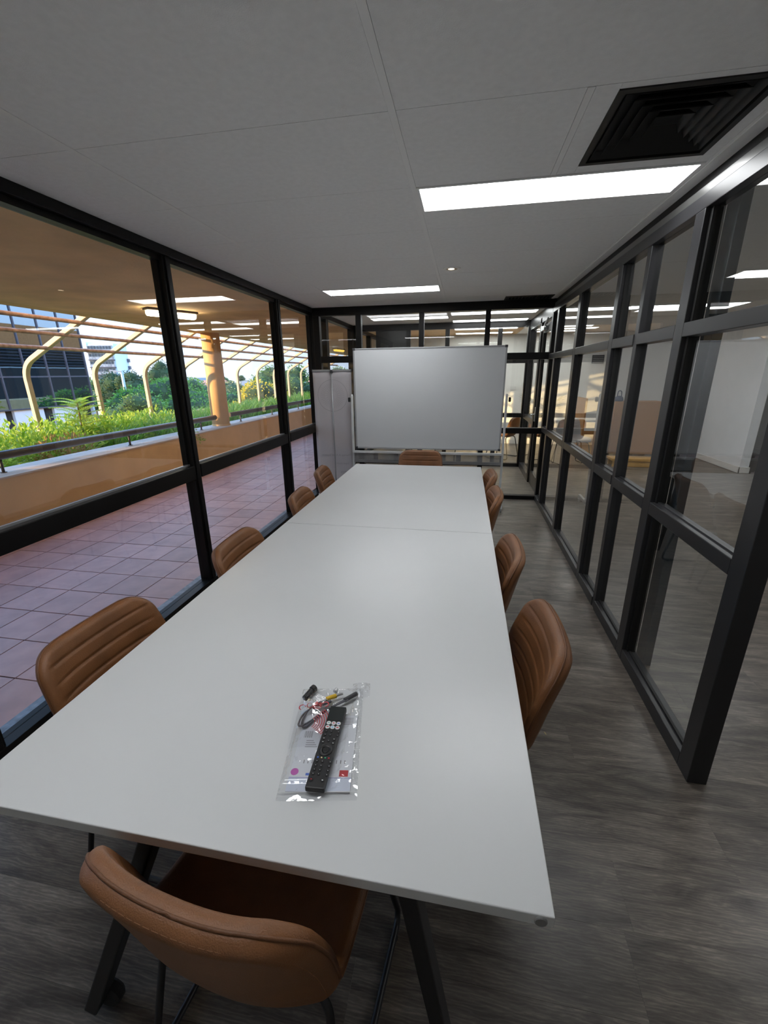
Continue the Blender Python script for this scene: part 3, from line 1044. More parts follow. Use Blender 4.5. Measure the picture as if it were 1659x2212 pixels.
# sapling with feathery fronds
sp = empty('sapling', (-5.92, 5.78, 0.49))
tag(sp, 'feathery bright green sapling rising above the planter shrubs', 'sapling')
MB().tube([(0, 0, 0), (0.02, 0.01, 0.4), (0.0, 0.04, 0.78)], 0.012, 6).build('stem', 'bark', sp, smooth=True)
r_ = random.Random(5)
for k in range(30):
    a = k * 2.4
    z0 = 0.22 + 0.0185 * k
    ln = 0.44 * (1.0 - 0.3 * abs(k - 15) / 15)
    d = Vector((math.cos(a), math.sin(a), 0.55))
    m_ = MB()
    base = Vector((0.01, 0.03, z0))
    for q in range(11):
        t = q / 10
        p = base + d.normalized() * ln * t - Vector((0, 0, 0.14 * t * t * ln * 2))
        side = Vector((-d.y, d.x, 0.0)).normalized()
        for s in (-1, 1):
            leaf_quad(m_, p, side * s + d.normalized() * 0.6, Vector((0, 0, 1)), 0.115 * (1.1 - 0.6 * t), 0.040)
    fo = bpy.data.objects.new('frond', raw_mesh(m_, 'frond', 'leaf_lime'))
    COL.objects.link(fo)
    fo.parent = sp

# trees below the terrace and beyond
G = 'green trees crowding below the terrace'
for i, (x, y, zt, r, k) in enumerate([(-22.2, 27.0, 1.2, 2.3, 'green'), (-17.89, 21.96, 0.2, 2.45, 'green'), (-12.2, 15.4, 0.3, 2.15, 'mid'), (-27.12, 35.77, 1.95, 2.9, 'green'), (-21.37, 32.05, 0.9, 2.6, 'green'), (-30.25, 42.9, 1.7, 2.9, 'green'), (-24.54, 41.49, 0.3, 2.5, 'green'), (-32.31, 49.43, 1.5, 3.2, 'mid'), (-12.39, 19.94, -0.4, 2.1, 'green'), (-23.25, 46.95, -0.6, 2.6, 'dark')]):
    tree(x, y, zt, r, k, 'leafy green tree in the mass below the terrace beside the dark glass building', G)
tree(-16.17, 19.0, 0.85, 1.35, 'mid', 'yellow-green tree among the darker trees left of the nearest mullion', squash=0.8)
tree(-12.9, 27.2, 1.40, 2.35, 'yellow', 'golden domed tree beyond the railing between the mullions', squash=0.95)
tree(-14.23, 39.0, 0.9, 2.7, 'dark', 'dark round tree right of the golden domed tree', squash=0.9)
tree(-38.75, 46.37, 2.3, 2.7, 'dark', 'dark tree at the foot of the white office block', squash=0.9)
tree(-45.0, 49.9, 2.3, 2.9, 'dark', 'second dark tree at the foot of the white office block, behind the first', squash=0.9)
F_ = 'hazy trees along the horizon'
rr = random.Random(77)
HS = [(-66.6, 99.8), (-76.0, 133.0), (-80.0, 146.0)]
HP = ((31.3, 168, -1.4), (26.4, 150, -1.6), (25.5, 175, -0.8), (24.0, 140, -2.0), (33.2, 185, -0.6), (22, 160, -1.4), (20.3, 135, -2.2), (35.6, 178, 0.2), (38.2, 190, 1.0), (18.8, 170, -1.2))
HS += [(-math.sin(R(a)) * d, math.cos(R(a)) * d) for a, d, z in HP]
spots = []
tries = 0
while len(spots) < 60 and tries < 4000:
    tries += 1
    az = R(rr.uniform(17, 52))
    dist = rr.uniform(85, 270)
    x, y = -math.sin(az) * dist, math.cos(az) * dist
    if all(math.hypot(x - a, y - b) > 9.8 for a, b in spots) and all(math.hypot(x - a, y - b) > 12 for a, b in HS) and math.hypot(x + 127, y - 148) > 20 and all(math.hypot(x - a, y - b) > 10 for a, b in ((-53.8, 72.1), (-34.2, 83.2), (-47.2, 99.3), (-28.0, 90.0))):
        spots.append((x, y))
for x, y in spots:
    dist = math.hypot(x, y)
    tree(x, y, rr.uniform(-1.6, 1.2) + dist * 0.009 * rr.random(), rr.uniform(2.6, 4.6), rr.choice(('far', 'far', 'mid')), 'small hazy tree in the suburb on the horizon', F_, squash=0.75, zbase=-12)
for (x, y, zt, r, k) in ((-53.8, 72.1, 4.4, 3.0, 'dark'), (-49.0, 68.5, 2.9, 2.4, 'dark')):
    tree(x, y, zt, r, k, 'dark tree breaking the skyline left of the nearest mullion', 'dark skyline trees', squash=1.1)
for (x, y, zt, r) in ((-34.2, 83.2, 3.6, 4.5), (-47.2, 99.3, 3.9, 5.0), (-24.5, 88.0, 3.3, 4.0)):
    tree(x, y, zt, r, 'mid', 'tall sunlit tree on the skyline beyond the golden domed tree', 'sunlit skyline trees', squash=0.9)

ground = MB().box(-400, 60, -60, 500, -12.5, -12).build('ground', 'ground_green')
struct(ground, 'green suburb ground far below', 'ground')

# houses
def house(x, y, z, rz, w, d, h, rf, label, group='suburban houses beyond the trees'):
    t = empty('house', (x, y, -12), rz)
    tag(t, label, 'house', group)
    zz = z + 12
    MB().box(-w / 2, w / 2, -d / 2, d / 2, 0, zz).build('house_walls', 'house_wall', t)
    m = MB()
    e = 0.5
    m.prism([(-w / 2 - e, -d / 2 - e, zz), (-w / 2 - e, d / 2 + e, zz), (-w / 2 - e, 0, zz + h)], (w + 2 * e, 0, 0))
    m.build('roof', rf, t)
    for k in (-1, 1):
        MB().box(k * w / 4 - 0.5, k * w / 4 + 0.5, -d / 2 - 0.03, -d / 2 + 0.02, zz - 2.0, zz - 0.8).build('window', 'win_dark', t)
house(-66.6, 99.8, -3.2, R(20), 4.6, 4, 0.9, 'roof_white', 'house with a pale blue-white roof just left of the round column', None)
house(-76.0, 133.0, -4.2, R(-10), 6, 5, 1.3, 'roof_blue', 'house with a blue metal roof just right of the round column', None)
house(-80.0, 146.0, -2.2, R(30), 2.5, 2.5, 0.8, 'roof_red', 'house with a small bright red roof behind the blue roof', None)
hl = ['roof_terracotta', 'roof_grey', 'roof_white']
for i, (az, dist, z) in enumerate(HP):
    a = R(az)
    house(-math.sin(a) * dist, math.cos(a) * dist, z, R(15 * i), 8, 6, 1.6, hl[i % 3], ['terracotta-roofed', 'grey-roofed', 'white-roofed'][i % 3] + ' house among the trees on the horizon')

# ------------------------------------------------------------------ dark glass building
tb = empty('glass_office_block', (-25.0, 25.9, -9))
tag(tb, 'dark mirror-glass office block at the left edge above a white base', 'building')
YB0, YB1 = 18.5, 25.88        # world y extent of the facade
def bl(x0, x1, y0, y1, z0, z1):   # world box to local
    return MB().box(x0 + 25.0, x1 + 25.0, y0 - 25.9, y1 - 25.9, z0 + 9, z1 + 9)
bl(-45, -25.25, YB0, YB1 - 0.05, -9, 14).build('core', 'void_dark', tb)
rowsz = [(-0.10, 1.68), (1.68, 5.65), (5.65, 9.6), (9.6, 13.8)]
cols = []
yy = YB1
while yy > YB0:
    cols.append(yy)
    yy -= 1.42
for i in range(len(cols) - 1):
    for z0, z1 in rowsz:
        bl(-25.08, -25.02, cols[i + 1] + 0.03, cols[i] - 0.03, z0 + 0.04, z1 - 0.04).build('pane', 'tower_glass', tb)
for yy in cols:
    bl(-25.1, -24.96, yy - 0.035, yy + 0.035, -0.15, 13.9).build('mullion', 'mullion_grey', tb)
for z in (-0.10, 1.68, 5.65, 9.6, 13.8):
    bl(-25.1, -24.97, YB0, YB1, z - 0.04, z + 0.04).build('transom', 'mullion_grey', tb)
bl(-25.1, -24.97, cols[1], cols[0], 3.28, 3.34).build('transom', 'mullion_grey', tb)
for i, (a, b) in enumerate(((24.6, 22.9), (22.2, 20.4), (19.9, 18.6))):
    bl(-25.3, -25.06, b, a, -9, -0.14).build('base_pier', 'render_white', tb)
bl(-25.5, -25.26, YB0, YB1, -9, -0.14).build('base_recess', 'win_dark', tb)
bl(-25.35, -25.0, YB1 - 0.12, YB1, -9, -0.14).build('base_corner', 'render_white', tb)

# white office block with balconies
wbk = empty('white_office_block', (-125.0, 143.0, -12))
tag(wbk, 'white multi-storey office block with rows of windows in the distance', 'building')
wbk.rotation_euler = (0, 0, R(17.5))
W = 9.4
MB().box(-W, 0, 0, 10.5, 0, 25.1).build('end_wall', 'render_white', wbk)
MB().box(-W - 0.2, -W + 0.6, -0.25, 10.5, 0, 25.6).build('corner_fin', 'render_white', wbk)
for k in range(5):
    z0 = 22.3 - 2.55 * k
    ff = MB().box(-W + 0.7, -0.5, -0.22, -0.02, z0, z0 + 2.2).build('window_band', 'win_pale', wbk)
    for j in range(8):
        xx = -W + 0.8 + j * 1.0
        MB().box(xx, xx + 0.85, -0.26, -0.20, z0 + 0.95, z0 + 1.95).build('pane', 'win_dark', ff)
        MB().box(xx, xx + 0.85, -0.26, -0.20, z0 + 0.15, z0 + 0.80).build('pane', 'win_pale', ff)
    MB().box(-W + 0.5, -0.2, -0.9, 0, z0 - 0.28, z0 - 0.02).build('balcony', 'mullion_grey', wbk)
for k in range(3):
    MB().box(0, 0.6, 9.0, 10.4, 19.0 - 2.6 * k, 20.2 - 2.6 * k).build('side_vent', 'mullion_grey', wbk)
# street lamp
sl = empty('street_lamp', (-33.6, 38.9, -12))
tag(sl, 'pale street lamp post among the trees by the white office block', 'lamp post')
MB().tube([(0, 0, 0), (0, 0, 14.2)], 0.13, 8).build('pole', 'concrete_pale', sl, smooth=True)
MB().bar((0, 0, 14.1), (-0.9, -0.5, 14.25), 0.25, 0.12).build('lamp_head', 'concrete_pale', sl)

# ================================================================== CEILING FITTINGS
def panel(x0, x1, y0, y1, label, group=None, z=ZC):
    cx, cy = (x0 + x1) / 2, (y0 + y1) / 2
    t = empty('ceiling_light', (cx, cy, z))
    tag(t, label, 'ceiling light', group)
    a, b = (x1 - x0) / 2, (y1 - y0) / 2
    f = MB()
    w = 0.012
    f.box(-a, a, -b, -b + w, -0.004, 0.024).box(-a, a, b - w, b, -0.004, 0.024).box(-a, -a + w, -b + w, b - w, -0.004, 0.024).box(a - w, a, -b + w, b - w, -0.004, 0.024)
    f.build('frame', 'tbar_white', t)
    MB().box(-a + w, a - w, -b + w, b - w, 0.002, 0.012).build('diffuser', 'panel_light', t)
panel(-0.257, 0.917, 2.268, 2.573, 'large flush light panel beside the black square vent')
panel(-1.457, -0.283, 4.522, 4.828, 'flush light panel above the whiteboard')
panel(-1.457, -0.283, 0.468, 0.772, 'flush light panel above the near end of the table')
GB = 'light panels in the rooms beyond the glazing'
panel(-1.457, -0.283, 6.79, 7.09, 'light panel left of two in the next room, above the whiteboard', GB, ZC - 0.006)
panel(-0.245, 0.93, 6.45, 6.75, 'nearer of two light panels in the next room at the right', GB, ZC - 0.006)
panel(-0.245, 0.93, 7.38, 7.68, 'farther of two light panels in the next room at the right', GB, ZC - 0.006)
panel(-0.245, 0.93, 8.7, 9.0, 'nearer light panel beyond the second partition', GB, ZC - 0.006)
panel(-0.245, 0.93, 9.7, 10.0, 'farther light panel beyond the second partition', GB, ZC - 0.006)
panel(1.10, 2.24, 6.48, 6.78, 'light panel in the open office behind the far partition panes', GB, ZC - 0.006)
panel(2.28, 3.44, 6.48, 6.78, 'light panel in the open office above the reception counter', GB, ZC - 0.006)
panel(1.28, 2.44, 9.2, 9.5, 'far light panel in the open office by the far wall', GB, ZC - 0.006)
panel(2.28, 3.44, 4.55, 4.85, 'light panel in the open office at the right edge', GB, ZC - 0.006)
panel(2.28, 3.44, 2.27, 2.57, 'added unseen light panel in the open office nearest the right edge', GB, ZC - 0.006)  # this and the panels below: unseen, added to brighten the office
panel(5.90, 7.04, 6.6, 6.9, 'added unseen light panel in the open office beyond the stub wall', GB, ZC - 0.006)
panel(4.68, 5.82, 4.55, 4.85, 'added light panel in the open office outside the frame on the right', GB, ZC - 0.006)
panel(3.48, 4.62, 1.75, 2.05, 'added light panel in the open office outside the right edge', GB, ZC - 0.006)

def square_vent(x0, x1, y0, y1, label, rings=6):
    cx, cy = (x0 + x1) / 2, (y0 + y1) / 2
    t = empty('ceiling_vent', (cx, cy, ZC))
    tag(t, label, 'air vent')
    A, B = (x1 - x0) / 2, (y1 - y0) / 2
    MB().box(-A, A, -B, B, 0.024, 0.03).build('backing', 'black_vent', t)
    w = 0.022
    f = MB()
    f.box(-A, A, -B, -B + w, -0.004, 0.024).box(-A, A, B - w, B, -0.004, 0.024).box(-A, -A + w, -B + w, B - w, -0.004, 0.024).box(A - w, A, -B + w, B - w, -0.004, 0.024)
    f.build('frame', 'black_vent', t)
    for k in range(rings):
        s = 1 - (k + 0.9) / (rings + 0.6)
        a, b = A * s, B * s
        a2, b2 = a - 0.016, b - 0.016 * B / A
        if a2 <= 0.01:
            break
        zo, zi = 0.0, 0.022
        m = MB()
        o = [(-a, -b), (a, -b), (a, b), (-a, b)]
        n = [(-a2, -b2), (a2, -b2), (a2, b2), (-a2, b2)]
        for q in range(4):
            q2 = (q + 1) % 4
            m.quad((o[q][0], o[q][1], zo), (o[q2][0], o[q2][1], zo), (n[q2][0], n[q2][1], zi), (n[q][0], n[q][1], zi))
            m.quad((o[q][0], o[q][1], zo), (o[q2][0], o[q2][1], zo), (o[q2][0], o[q2][1], zo + 0.003), (o[q][0], o[q][1], zo + 0.003))
        m.build('vane', 'black_vent', t)
square_vent(0.415, 0.872, 1.695, 2.192, 'black square ceiling vent with nested vanes')
gv = empty('ceiling_grille', (0.66, 5.48, ZC))
tag(gv, 'black ceiling grille against the end wall', 'air vent')
MB().box(-0.26, 0.258, -0.135, 0.135, 0.02, 0.026).build('backing', 'black_vent', gv)
f = MB()
f.box(-0.26, 0.258, -0.135, -0.11, -0.004, 0.02).box(-0.26, 0.258, 0.11, 0.135, -0.004, 0.02).box(-0.26, -0.235, -0.11, 0.11, -0.004, 0.02).box(0.233, 0.258, -0.11, 0.11, -0.004, 0.02)
f.build('frame', 'black_vent', gv)
for k in range(12):
    MB().box(-0.225 + k * 0.038, -0.213 + k * 0.038, -0.11, 0.11, 0.0, 0.018).build('slat', 'black_vent', gv)
dl = empty('downlight', (-0.146, 3.88, ZC))
tag(dl, 'small round recessed downlight in the ceiling', 'downlight')
MB().lathe([(0.045, -0.001), (0.048, -0.008), (0.066, -0.006), (0.072, 0.0), (0.072, 0.003), (0.045, 0.003)], 28).build('trim_ring', 'tbar_white', dl, smooth=True)
MB().lathe([(0.0, 0.004), (0.03, 0.0038), (0.044, 0.001), (0.046, -0.004)], 24).build('reflector', 'warm_reflector', dl, smooth=True)
MB().lathe([(0.0, -0.006), (0.024, -0.005), (0.027, 0.002)], 16, (-0.004, 0, 0)).build('bulb', 'downlight_glow', dl, smooth=True)

# ================================================================== TABLES
def make_table(name, x0, x1, y0, y1, label, near):
    t = empty(name, (x0, y0, 0))
    tag(t, label, 'table', 'two white tables pushed end to end')
    W_, D_ = x1 - x0, y1 - y0
    MB().box(0, W_, 0, D_, 0.714, 0.74).build('tabletop', 'table_white', t, bevel=0.002)
    for yy in (0.10, D_ - 0.14):
        MB().box(0.25, W_ - 0.25, yy, yy + 0.05, 0.674, 0.713).build('cross_rail', 'black_steel', t)
    for xx in (0.40, W_ - 0.44):
        MB().box(xx, xx + 0.04, 0.15, D_ - 0.14, 0.676, 0.713).build('side_rail', 'black_steel', t)
    if near:
        legs = [((0.445, 0.06, 0.714), (0.16, 0.015, 0.03)), ((0.97, 0.06, 0.714), (1.075, 0.10, 0.0)), ((0.445, D_ - 0.05, 0.714), (0.16, D_ - 0.025, 0.0)), ((0.97, D_ - 0.05, 0.714), (1.075, D_ - 0.025, 0.0))]
    else:
        legs = [((0.445, 0.1, 0.714), (0.16, 0.06, 0.0)), ((0.97, 0.1, 0.714), (1.075, 0.06, 0.0)), ((0.445, D_ - 0.06, 0.714), (0.16, D_ - 0.02, 0.0)), ((1.13, D_ - 0.06, 0.714), (1.20, D_ - 0.02, 0.0))]
    for i, (a, b) in enumerate(legs):
        MB().bar(a, b, 0.036, 0.05, up=(0, 1, 0)).build('leg', 'black_steel', t, bevel=0.004)
        if i == 0 and near:
            MB().lathe([(0.0, -0.016), (0.03, -0.016), (0.036, -0.01), (0.036, 0.01), (0.03, 0.016), (0.0, 0.016)], 18, (0.185, 0.035, 0.037), 'Y').build('castor', 'rubber', t)
    if near:
        MB().lathe([(0.0, -0.0035), (0.0095, -0.0035), (0.011, -0.002), (0.011, 0.0)], 18, (W_ - 0.022, 0.0, 0.727), 'Y').build('edge_cap', 'castor_grey', t)
make_table('meeting_table', -1.045, 0.187, 0.50, 2.298, 'white meeting table nearest the camera with the bagged remote on it', True)
make_table('meeting_table', -1.045, 0.187, 2.302, 4.10, 'second white meeting table pushed against the far end of the first', False)

# ================================================================== CHAIRS
CP = [(0.232, 0.425, 0.205, 0.012), (0.222, 0.452, 0.212, 0.018), (0.12, 0.455, 0.226, 0.028), (-0.04, 0.442, 0.232, 0.035), (-0.145, 0.445, 0.234, 0.045), (-0.200, 0.482, 0.236, 0.055), (-0.226, 0.545, 0.238, 0.060), (-0.246, 0.63, 0.238, 0.058), (-0.266, 0.72, 0.230, 0.050), (-0.286, 0.806, 0.216, 0.040)]
def catmull(P_, n):
    out = []
    m = len(P_) - 1
    for k in range(n):
        t = k / (n - 1) * m
        i = min(int(t), m - 1)
        f = t - i
        p0, p1, p2, p3 = P_[max(i - 1, 0)], P_[i], P_[i + 1], P_[min(i + 2, m)]
        out.append(tuple(0.5 * ((2 * b) + (-a + c_) * f + (2 * a - 5 * b + 4 * c_ - d) * f * f + (-a + 3 * b - 3 * c_ + d) * f ** 3) for a, b, c_, d in zip(p0, p1, p2, p3)))
    return out

def chair_shell():
    raw = catmull(CP, 600)
    L = [0.0]
    for a, b in zip(raw, raw[1:]):
        L.append(L[-1] + math.hypot(b[0] - a[0], b[1] - a[1]))
    tot = L[-1]
    NJ, NI = 170, 30
    prof = []
    k = 0
    for j in range(NJ + 1):
        s = tot * j / NJ
        while k < len(L) - 2 and L[k + 1] < s:
            k += 1
        f = (s - L[k]) / max(1e-9, L[k + 1] - L[k])
        prof.append(tuple(a + (b - a) * f for a, b in zip(raw[k], raw[k + 1])))
    us = [math.sin(PI / 2 * (-1 + 2 * i / NI)) for i in range(NI + 1)]
    TH = 0.025
    RT, RF = 0.085, 0.07
    front, back, rim = [], [], []
    grooves = [tot - d for d in (0.058, 0.112, 0.166, 0.220, 0.274)]
    for j, (y_, z_, hw, wr_) in enumerate(prof):
        s = tot * j / NJ
        d_top, d_fr = tot - s, s
        w_ = hw
        for d_, r_ in ((d_top, RT), (d_fr, RF)):
            if d_ < r_:
                w_ = hw - r_ + math.sqrt(max(0, r_ * r_ - (r_ - d_) ** 2))
        a, b = prof[max(j - 1, 0)], prof[min(j + 1, NJ)]
        ty, tz = b[0] - a[0], b[1] - a[1]
        tl = math.hypot(ty, tz)
        ty, tz = ty / tl, tz / tl
        ny, nz = tz, -ty          # towards the sitter: up on the seat, forward on the back
        fe = min(d_top, d_fr)
        fs = 1.0 if fe > 0.024 else math.sqrt(max(0, 1 - (1 - fe / 0.024) ** 2))
        for i, u in enumerate(us):
            x_ = u * w_
            q = abs(x_) / 0.236
            off = wr_ * q ** 2.4
            de = (1 - abs(u)) * w_
            fu = 1.0 if de > 0.024 else math.sqrt(max(0, 1 - (1 - de / 0.024) ** 2))
            t = TH * fs * fu
            g = 0.0
            if abs(x_) < 0.198:
                edge = min(1.0, (0.198 - abs(x_)) / 0.02)
                for gs in grooves:
                    g += 0.0055 * math.exp(-((s - gs) / 0.0048) ** 2) * edge
                pad = min(1.0, max(0.0, (s - grooves[-1]) / 0.02))
                g -= 0.0 * pad
            front.append((x_, y_ + ny * (off + t - g), z_ + nz * (off + t - g)))
            back.append((x_, y_ + ny * (off - t * 1.05), z_ + nz * (off - t * 1.05)))
            if (i in (0, NI) or j in (0, NJ)):
                pass
    n = NI + 1
    m = MB()
    m.v = front + back
    o = len(front)
    for j in range(NJ):
        for i in range(NI):
            a = j * n + i
            m.f.append((a, a + 1, a + n + 1, a + n))
            m.f.append((o + a, o + a + n, o + a + n + 1, o + a + 1))
    # weld rims happens through coincident vertices
    loop = [(j, 0) for j in range(NJ + 1)] + [(NJ, i) for i in range(1, NI + 1)] + [(j, NI) for j in range(NJ - 1, -1, -1)] + [(0, i) for i in range(NI - 1, 0, -1)]
    pts = []
    for j, i in loop:
        p = Vector(front[j * n + i])
        if not pts or (p - pts[-1]).length > 0.004:
            pts.append(p)
    me = m.mesh('seat_shell', 'leather', 'weld')
    # stitch lines: one just outside the seam on the back
    j0 = int(NJ * 0.60)
    idx = [(j, 3) for j in range(j0, NJ - 2)] + [(NJ - 2, i) for i in range(3, NI - 2)] + [(j, NI - 3) for j in range(NJ - 3, j0 - 1, -1)]
    st = []
    for j, i in idx:
        b_, f_ = Vector(back[j * n + i]), Vector(front[j * n + i])
        q = b_ + (b_ - f_).normalized() * 0.0007
        if not st or (q - st[-1]).length > 0.0055:
            st.append(q)
    return me, pts, st

shell_me, rim_pts, stitch_pts = chair_shell()
piping_me = MB().sweep(rim_pts, [(0.0032 * math.cos(2 * PI * q / 6), 0.0032 * math.sin(2 * PI * q / 6)) for q in range(6)], up=(1, 0.01, 0), closed=True).mesh('piping', 'leather_dark', True)
def chair_stitch():
    m = MB()
    P_ = [p.copy() for p in stitch_pts]
    for it in range(12):
        P_ = [P_[0]] + [(P_[k - 1] + P_[k] * 2 + P_[k + 1]) / 4 for k in range(1, len(P_) - 1)] + [P_[-1]]
    for a, b in zip(P_, P_[1:]):
        m.tube([a, a + (b - a) * 0.7], 0.0006, 4)
    return m.mesh('stitching', 'thread')
stitch_me = chair_stitch()
sled_me = {}
for sgn in (-1, 1):
    pth = rounded([(sgn * 0.13, 0.13, 0.418), (sgn * 0.205, 0.155, 0.40), (sgn * 0.245, 0.235, 0.011), (sgn * 0.245, -0.225, 0.011), (sgn * 0.205, -0.15, 0.40), (sgn * 0.13, -0.13, 0.418)], 0.05, 6)
    sled_me[sgn] = MB().tube(pth, 0.009, 8).mesh('sled_leg', 'black_steel', True)
xbar_me = MB().tube([(-0.14, 0, 0), (0.14, 0, 0)], 0.009, 8).mesh('cross_bar', 'black_steel', True)
glide_me = MB().lathe([(0.0, 0.0), (0.011, 0.0), (0.011, 0.008), (0.0, 0.008)], 10).mesh('glide', 'rubber')
pad_me = MB().box(-0.15, 0.15, -0.16, 0.16, 0.412, 0.424).mesh('seat_plate', 'black_steel')

def make_chair(x, y, rz, label, group='brown leather chairs around the meeting table', z=0.0):
    t = empty('meeting_chair', (x, y, z), rz)
    tag(t, label, 'chair', group)
    s = link_mesh('seat_shell', shell_me, t)
    link_mesh('piping', piping_me, s)
    link_mesh('stitching', stitch_me, s)
    for sgn in (-1, 1):
        l = link_mesh('sled_leg', sled_me[sgn], t)
        for yy in (-0.17, 0.18):
            link_mesh('glide', glide_me, l, (sgn * 0.245, yy, 0.0))
    for yy in (-0.13, 0.13):
        link_mesh('cross_bar', xbar_me, t, (0, yy, 0.418))
    return t
make_chair(-0.398, 0.648, R(-7), 'brown leather chair at the near end of the table, its back to the camera')
make_chair(-0.962, 1.050, R(-93), 'nearest brown leather chair on the window side of the table')
make_chair(-0.880, 1.870, R(-88), 'second brown leather chair from the camera on the window side')
make_chair(-0.880, 2.790, R(-84), 'third brown leather chair from the camera on the window side')
make_chair(-0.972, 3.570, R(-82), 'farthest brown leather chair on the window side, before the banner')
make_chair(0.056, 1.29, R(91), 'nearest brown leather chair on the glazed partition side of the table')
make_chair(0.010, 1.975, R(90), 'second brown leather chair from the camera on the partition side')
make_chair(-0.006, 2.985, R(90), 'third brown leather chair from the camera on the partition side')
make_chair(-0.006, 3.580, R(90), 'farthest brown leather chair on the partition side')
make_chair(-0.436, 4.295, R(180), 'brown leather chair at the far end of the table before the whiteboard')

# ================================================================== WHITEBOARD ON STAND
wbx = empty('mobile_whiteboard', (-0.445, 5.30, 0))
tag(wbx, 'large white mobile whiteboard on a castor stand behind the table', 'whiteboard')
MB().box(-0.885, 0.885, -0.012, 0.012, 0.71, 1.88).build('board', 'board_white', wbx)
fr = [(-0.9, 0.9, 0.695, 0.713), (-0.9, 0.9, 1.877, 1.895), (-0.9, -0.882, 0.713, 1.877), (0.882, 0.9, 0.713, 1.877)]
for a, b, c_, d_ in fr:
    MB().box(a, b, -0.017, 0.017, c_, d_).build('board_edge', 'board_frame', wbx, bevel=0.003)
for sx in (-1, 1):
    for zz in (0.705, 1.885):
        MB().box(sx * 0.888 - 0.016, sx * 0.888 + 0.016, -0.02, 0.02, zz - 0.014, zz + 0.014).build('corner_cap', 'plastic_dark', wbx, bevel=0.004)
    x_ = sx * 0.932
    MB().box(x_ - 0.0125, x_ + 0.0125, -0.02, 0.02, 0.10, 1.345).build('upright', 'stand_white', wbx, bevel=0.004)
    MB().lathe([(0.0, -0.02), (0.014, -0.02), (0.0145, 0.0), (0.010, 0.012), (0.0, 0.014)], 12, (x_, 0, 1.35)).build('upright_cap', 'stand_white', wbx)
    kn = MB().box(x_ + sx * 0.014 - 0.001, x_ + sx * 0.014 + 0.001, -0.008, 0.008, 1.29, 1.306).build('pivot', 'alu', wbx)
    k = MB()
    xa, xb = sorted((x_ + sx * 0.022, x_ + sx * 0.05))
    k.box(xa, xb, -0.022, 0.022, 1.272, 1.326)
    k.build('clamp_knob', 'plastic_black', wbx, bevel=0.008)
    MB().bar((x_, -0.30, 0.085), (x_, 0.30, 0.085), 0.03, 0.045).build('foot', 'stand_white', wbx, bevel=0.004)
    for yy in (-0.285, 0.285):
        cs = MB().box(x_ - 0.016, x_ + 0.016, yy - 0.02, yy + 0.02, 0.045, 0.068).build('castor_fork', 'stand_white', wbx, bevel=0.003)
        MB().lathe([(0.0, -0.011), (0.022, -0.011), (0.026, -0.007), (0.026, 0.007), (0.022, 0.011), (0.0, 0.011)], 18, (x_, yy, 0.026), 'X').build('castor_wheel', 'castor_grey', cs)
MB().box(-0.92, 0.92, -0.075, 0.02, 0.655, 0.663).build('tray_shelf', 'stand_white', wbx, bevel=0.002)
MB().box(-0.92, 0.92, -0.078, -0.072, 0.648, 0.672).build('tray_lip', 'stand_white', wbx)
gap0, pitch, gw = -0.845, 0.262, 0.205
edges = [-0.92]
for g in range(7):
    xa = gap0 + g * pitch - 0.03
    MB().box(xa, xa + gw, -0.003, -0.0015, 0.55, 0.64).build('perforated_panel', 'perforated_steel', wbx)
    MB().box(edges[-1], xa, -0.004, 0.0, 0.55, 0.64).build('panel_web', 'board_frame', wbx)
    edges.append(xa + gw)
MB().box(edges[-1], 0.92, -0.004, 0.0, 0.55, 0.64).build('panel_web', 'board_frame', wbx)
MB().box(-0.92, 0.92, -0.006, 0.002, 0.64, 0.655).build('panel_rail', 'stand_white', wbx)
MB().box(-0.92, 0.92, -0.012, 0.006, 0.515, 0.55).build('panel_rail', 'board_frame', wbx)

# ================================================================== ROLL-UP BANNER (seen from the back)
plain('banner_cloth', (0.60, 0.575, 0.60), 0.75, var=0.03, scale=3)
_m = MATS['banner_cloth']
_nt2 = _m.node_tree
_b2 = _nt2.nodes['Principled BSDF']
_o2 = [n for n in _nt2.nodes if n.type == 'OUTPUT_MATERIAL'][0]
_t2 = N(_nt2, 'ShaderNodeBsdfTranslucent')
_t2.inputs[0].default_value = (0.62, 0.58, 0.60, 1)
_x2 = N(_nt2, 'ShaderNodeMixShader')
_x2.inputs[0].default_value = 0.3
_nt2.links.new(_b2.outputs[0], _x2.inputs[1])
_nt2.links.new(_t2.outputs[0], _x2.inputs[2])
_nt2.links.new(_x2.outputs[0], _o2.inputs[0])
plain('banner_ink', (0.42, 0.405, 0.43), 0.8)
bn = empty('rollup_banner', (-1.652, 5.385, 0), R(0))
tag(bn, 'pale roll-up banner seen from the back with a faint circle', 'banner')
m_ = MB()
nx, nz = 12, 20
for iz in range(nz + 1):
    for ix in range(nx + 1):
        x_ = -0.252 + 0.504 * ix / nx
        z_ = 0.05 + 1.59 * iz / nz
        m_.v.append((x_, 0.012 * math.sin(iz * 0.5) * 0.3 + 0.004 * math.cos(ix), z_))
for iz in range(nz):
    for ix in range(nx):
        a = iz * (nx + 1) + ix
        m_.f.append((a, a + 1, a + nx + 2, a + nx + 1))
cl = m_.build('banner_sheet', 'banner_cloth', bn, smooth=True)
cl.modifiers.new('thick', 'SOLIDIFY').thickness = 0.0008
MB().box(-0.254, 0.254, -0.012, 0.012, 1.635, 1.660).build('top_rail', 'board_frame', bn, bevel=0.003)
for sx in (-1, 1):
    MB().box(sx * 0.254 - 0.004, sx * 0.254 + 0.004, -0.014, 0.014, 1.632, 1.664).build('rail_cap', 'plastic_dark', bn)
MB().tube([(0, -0.03, 0.06), (0, -0.022, 0.9), (0, -0.016, 1.645)], 0.008, 8).build('support_pole', 'board_frame', bn, smooth=True)
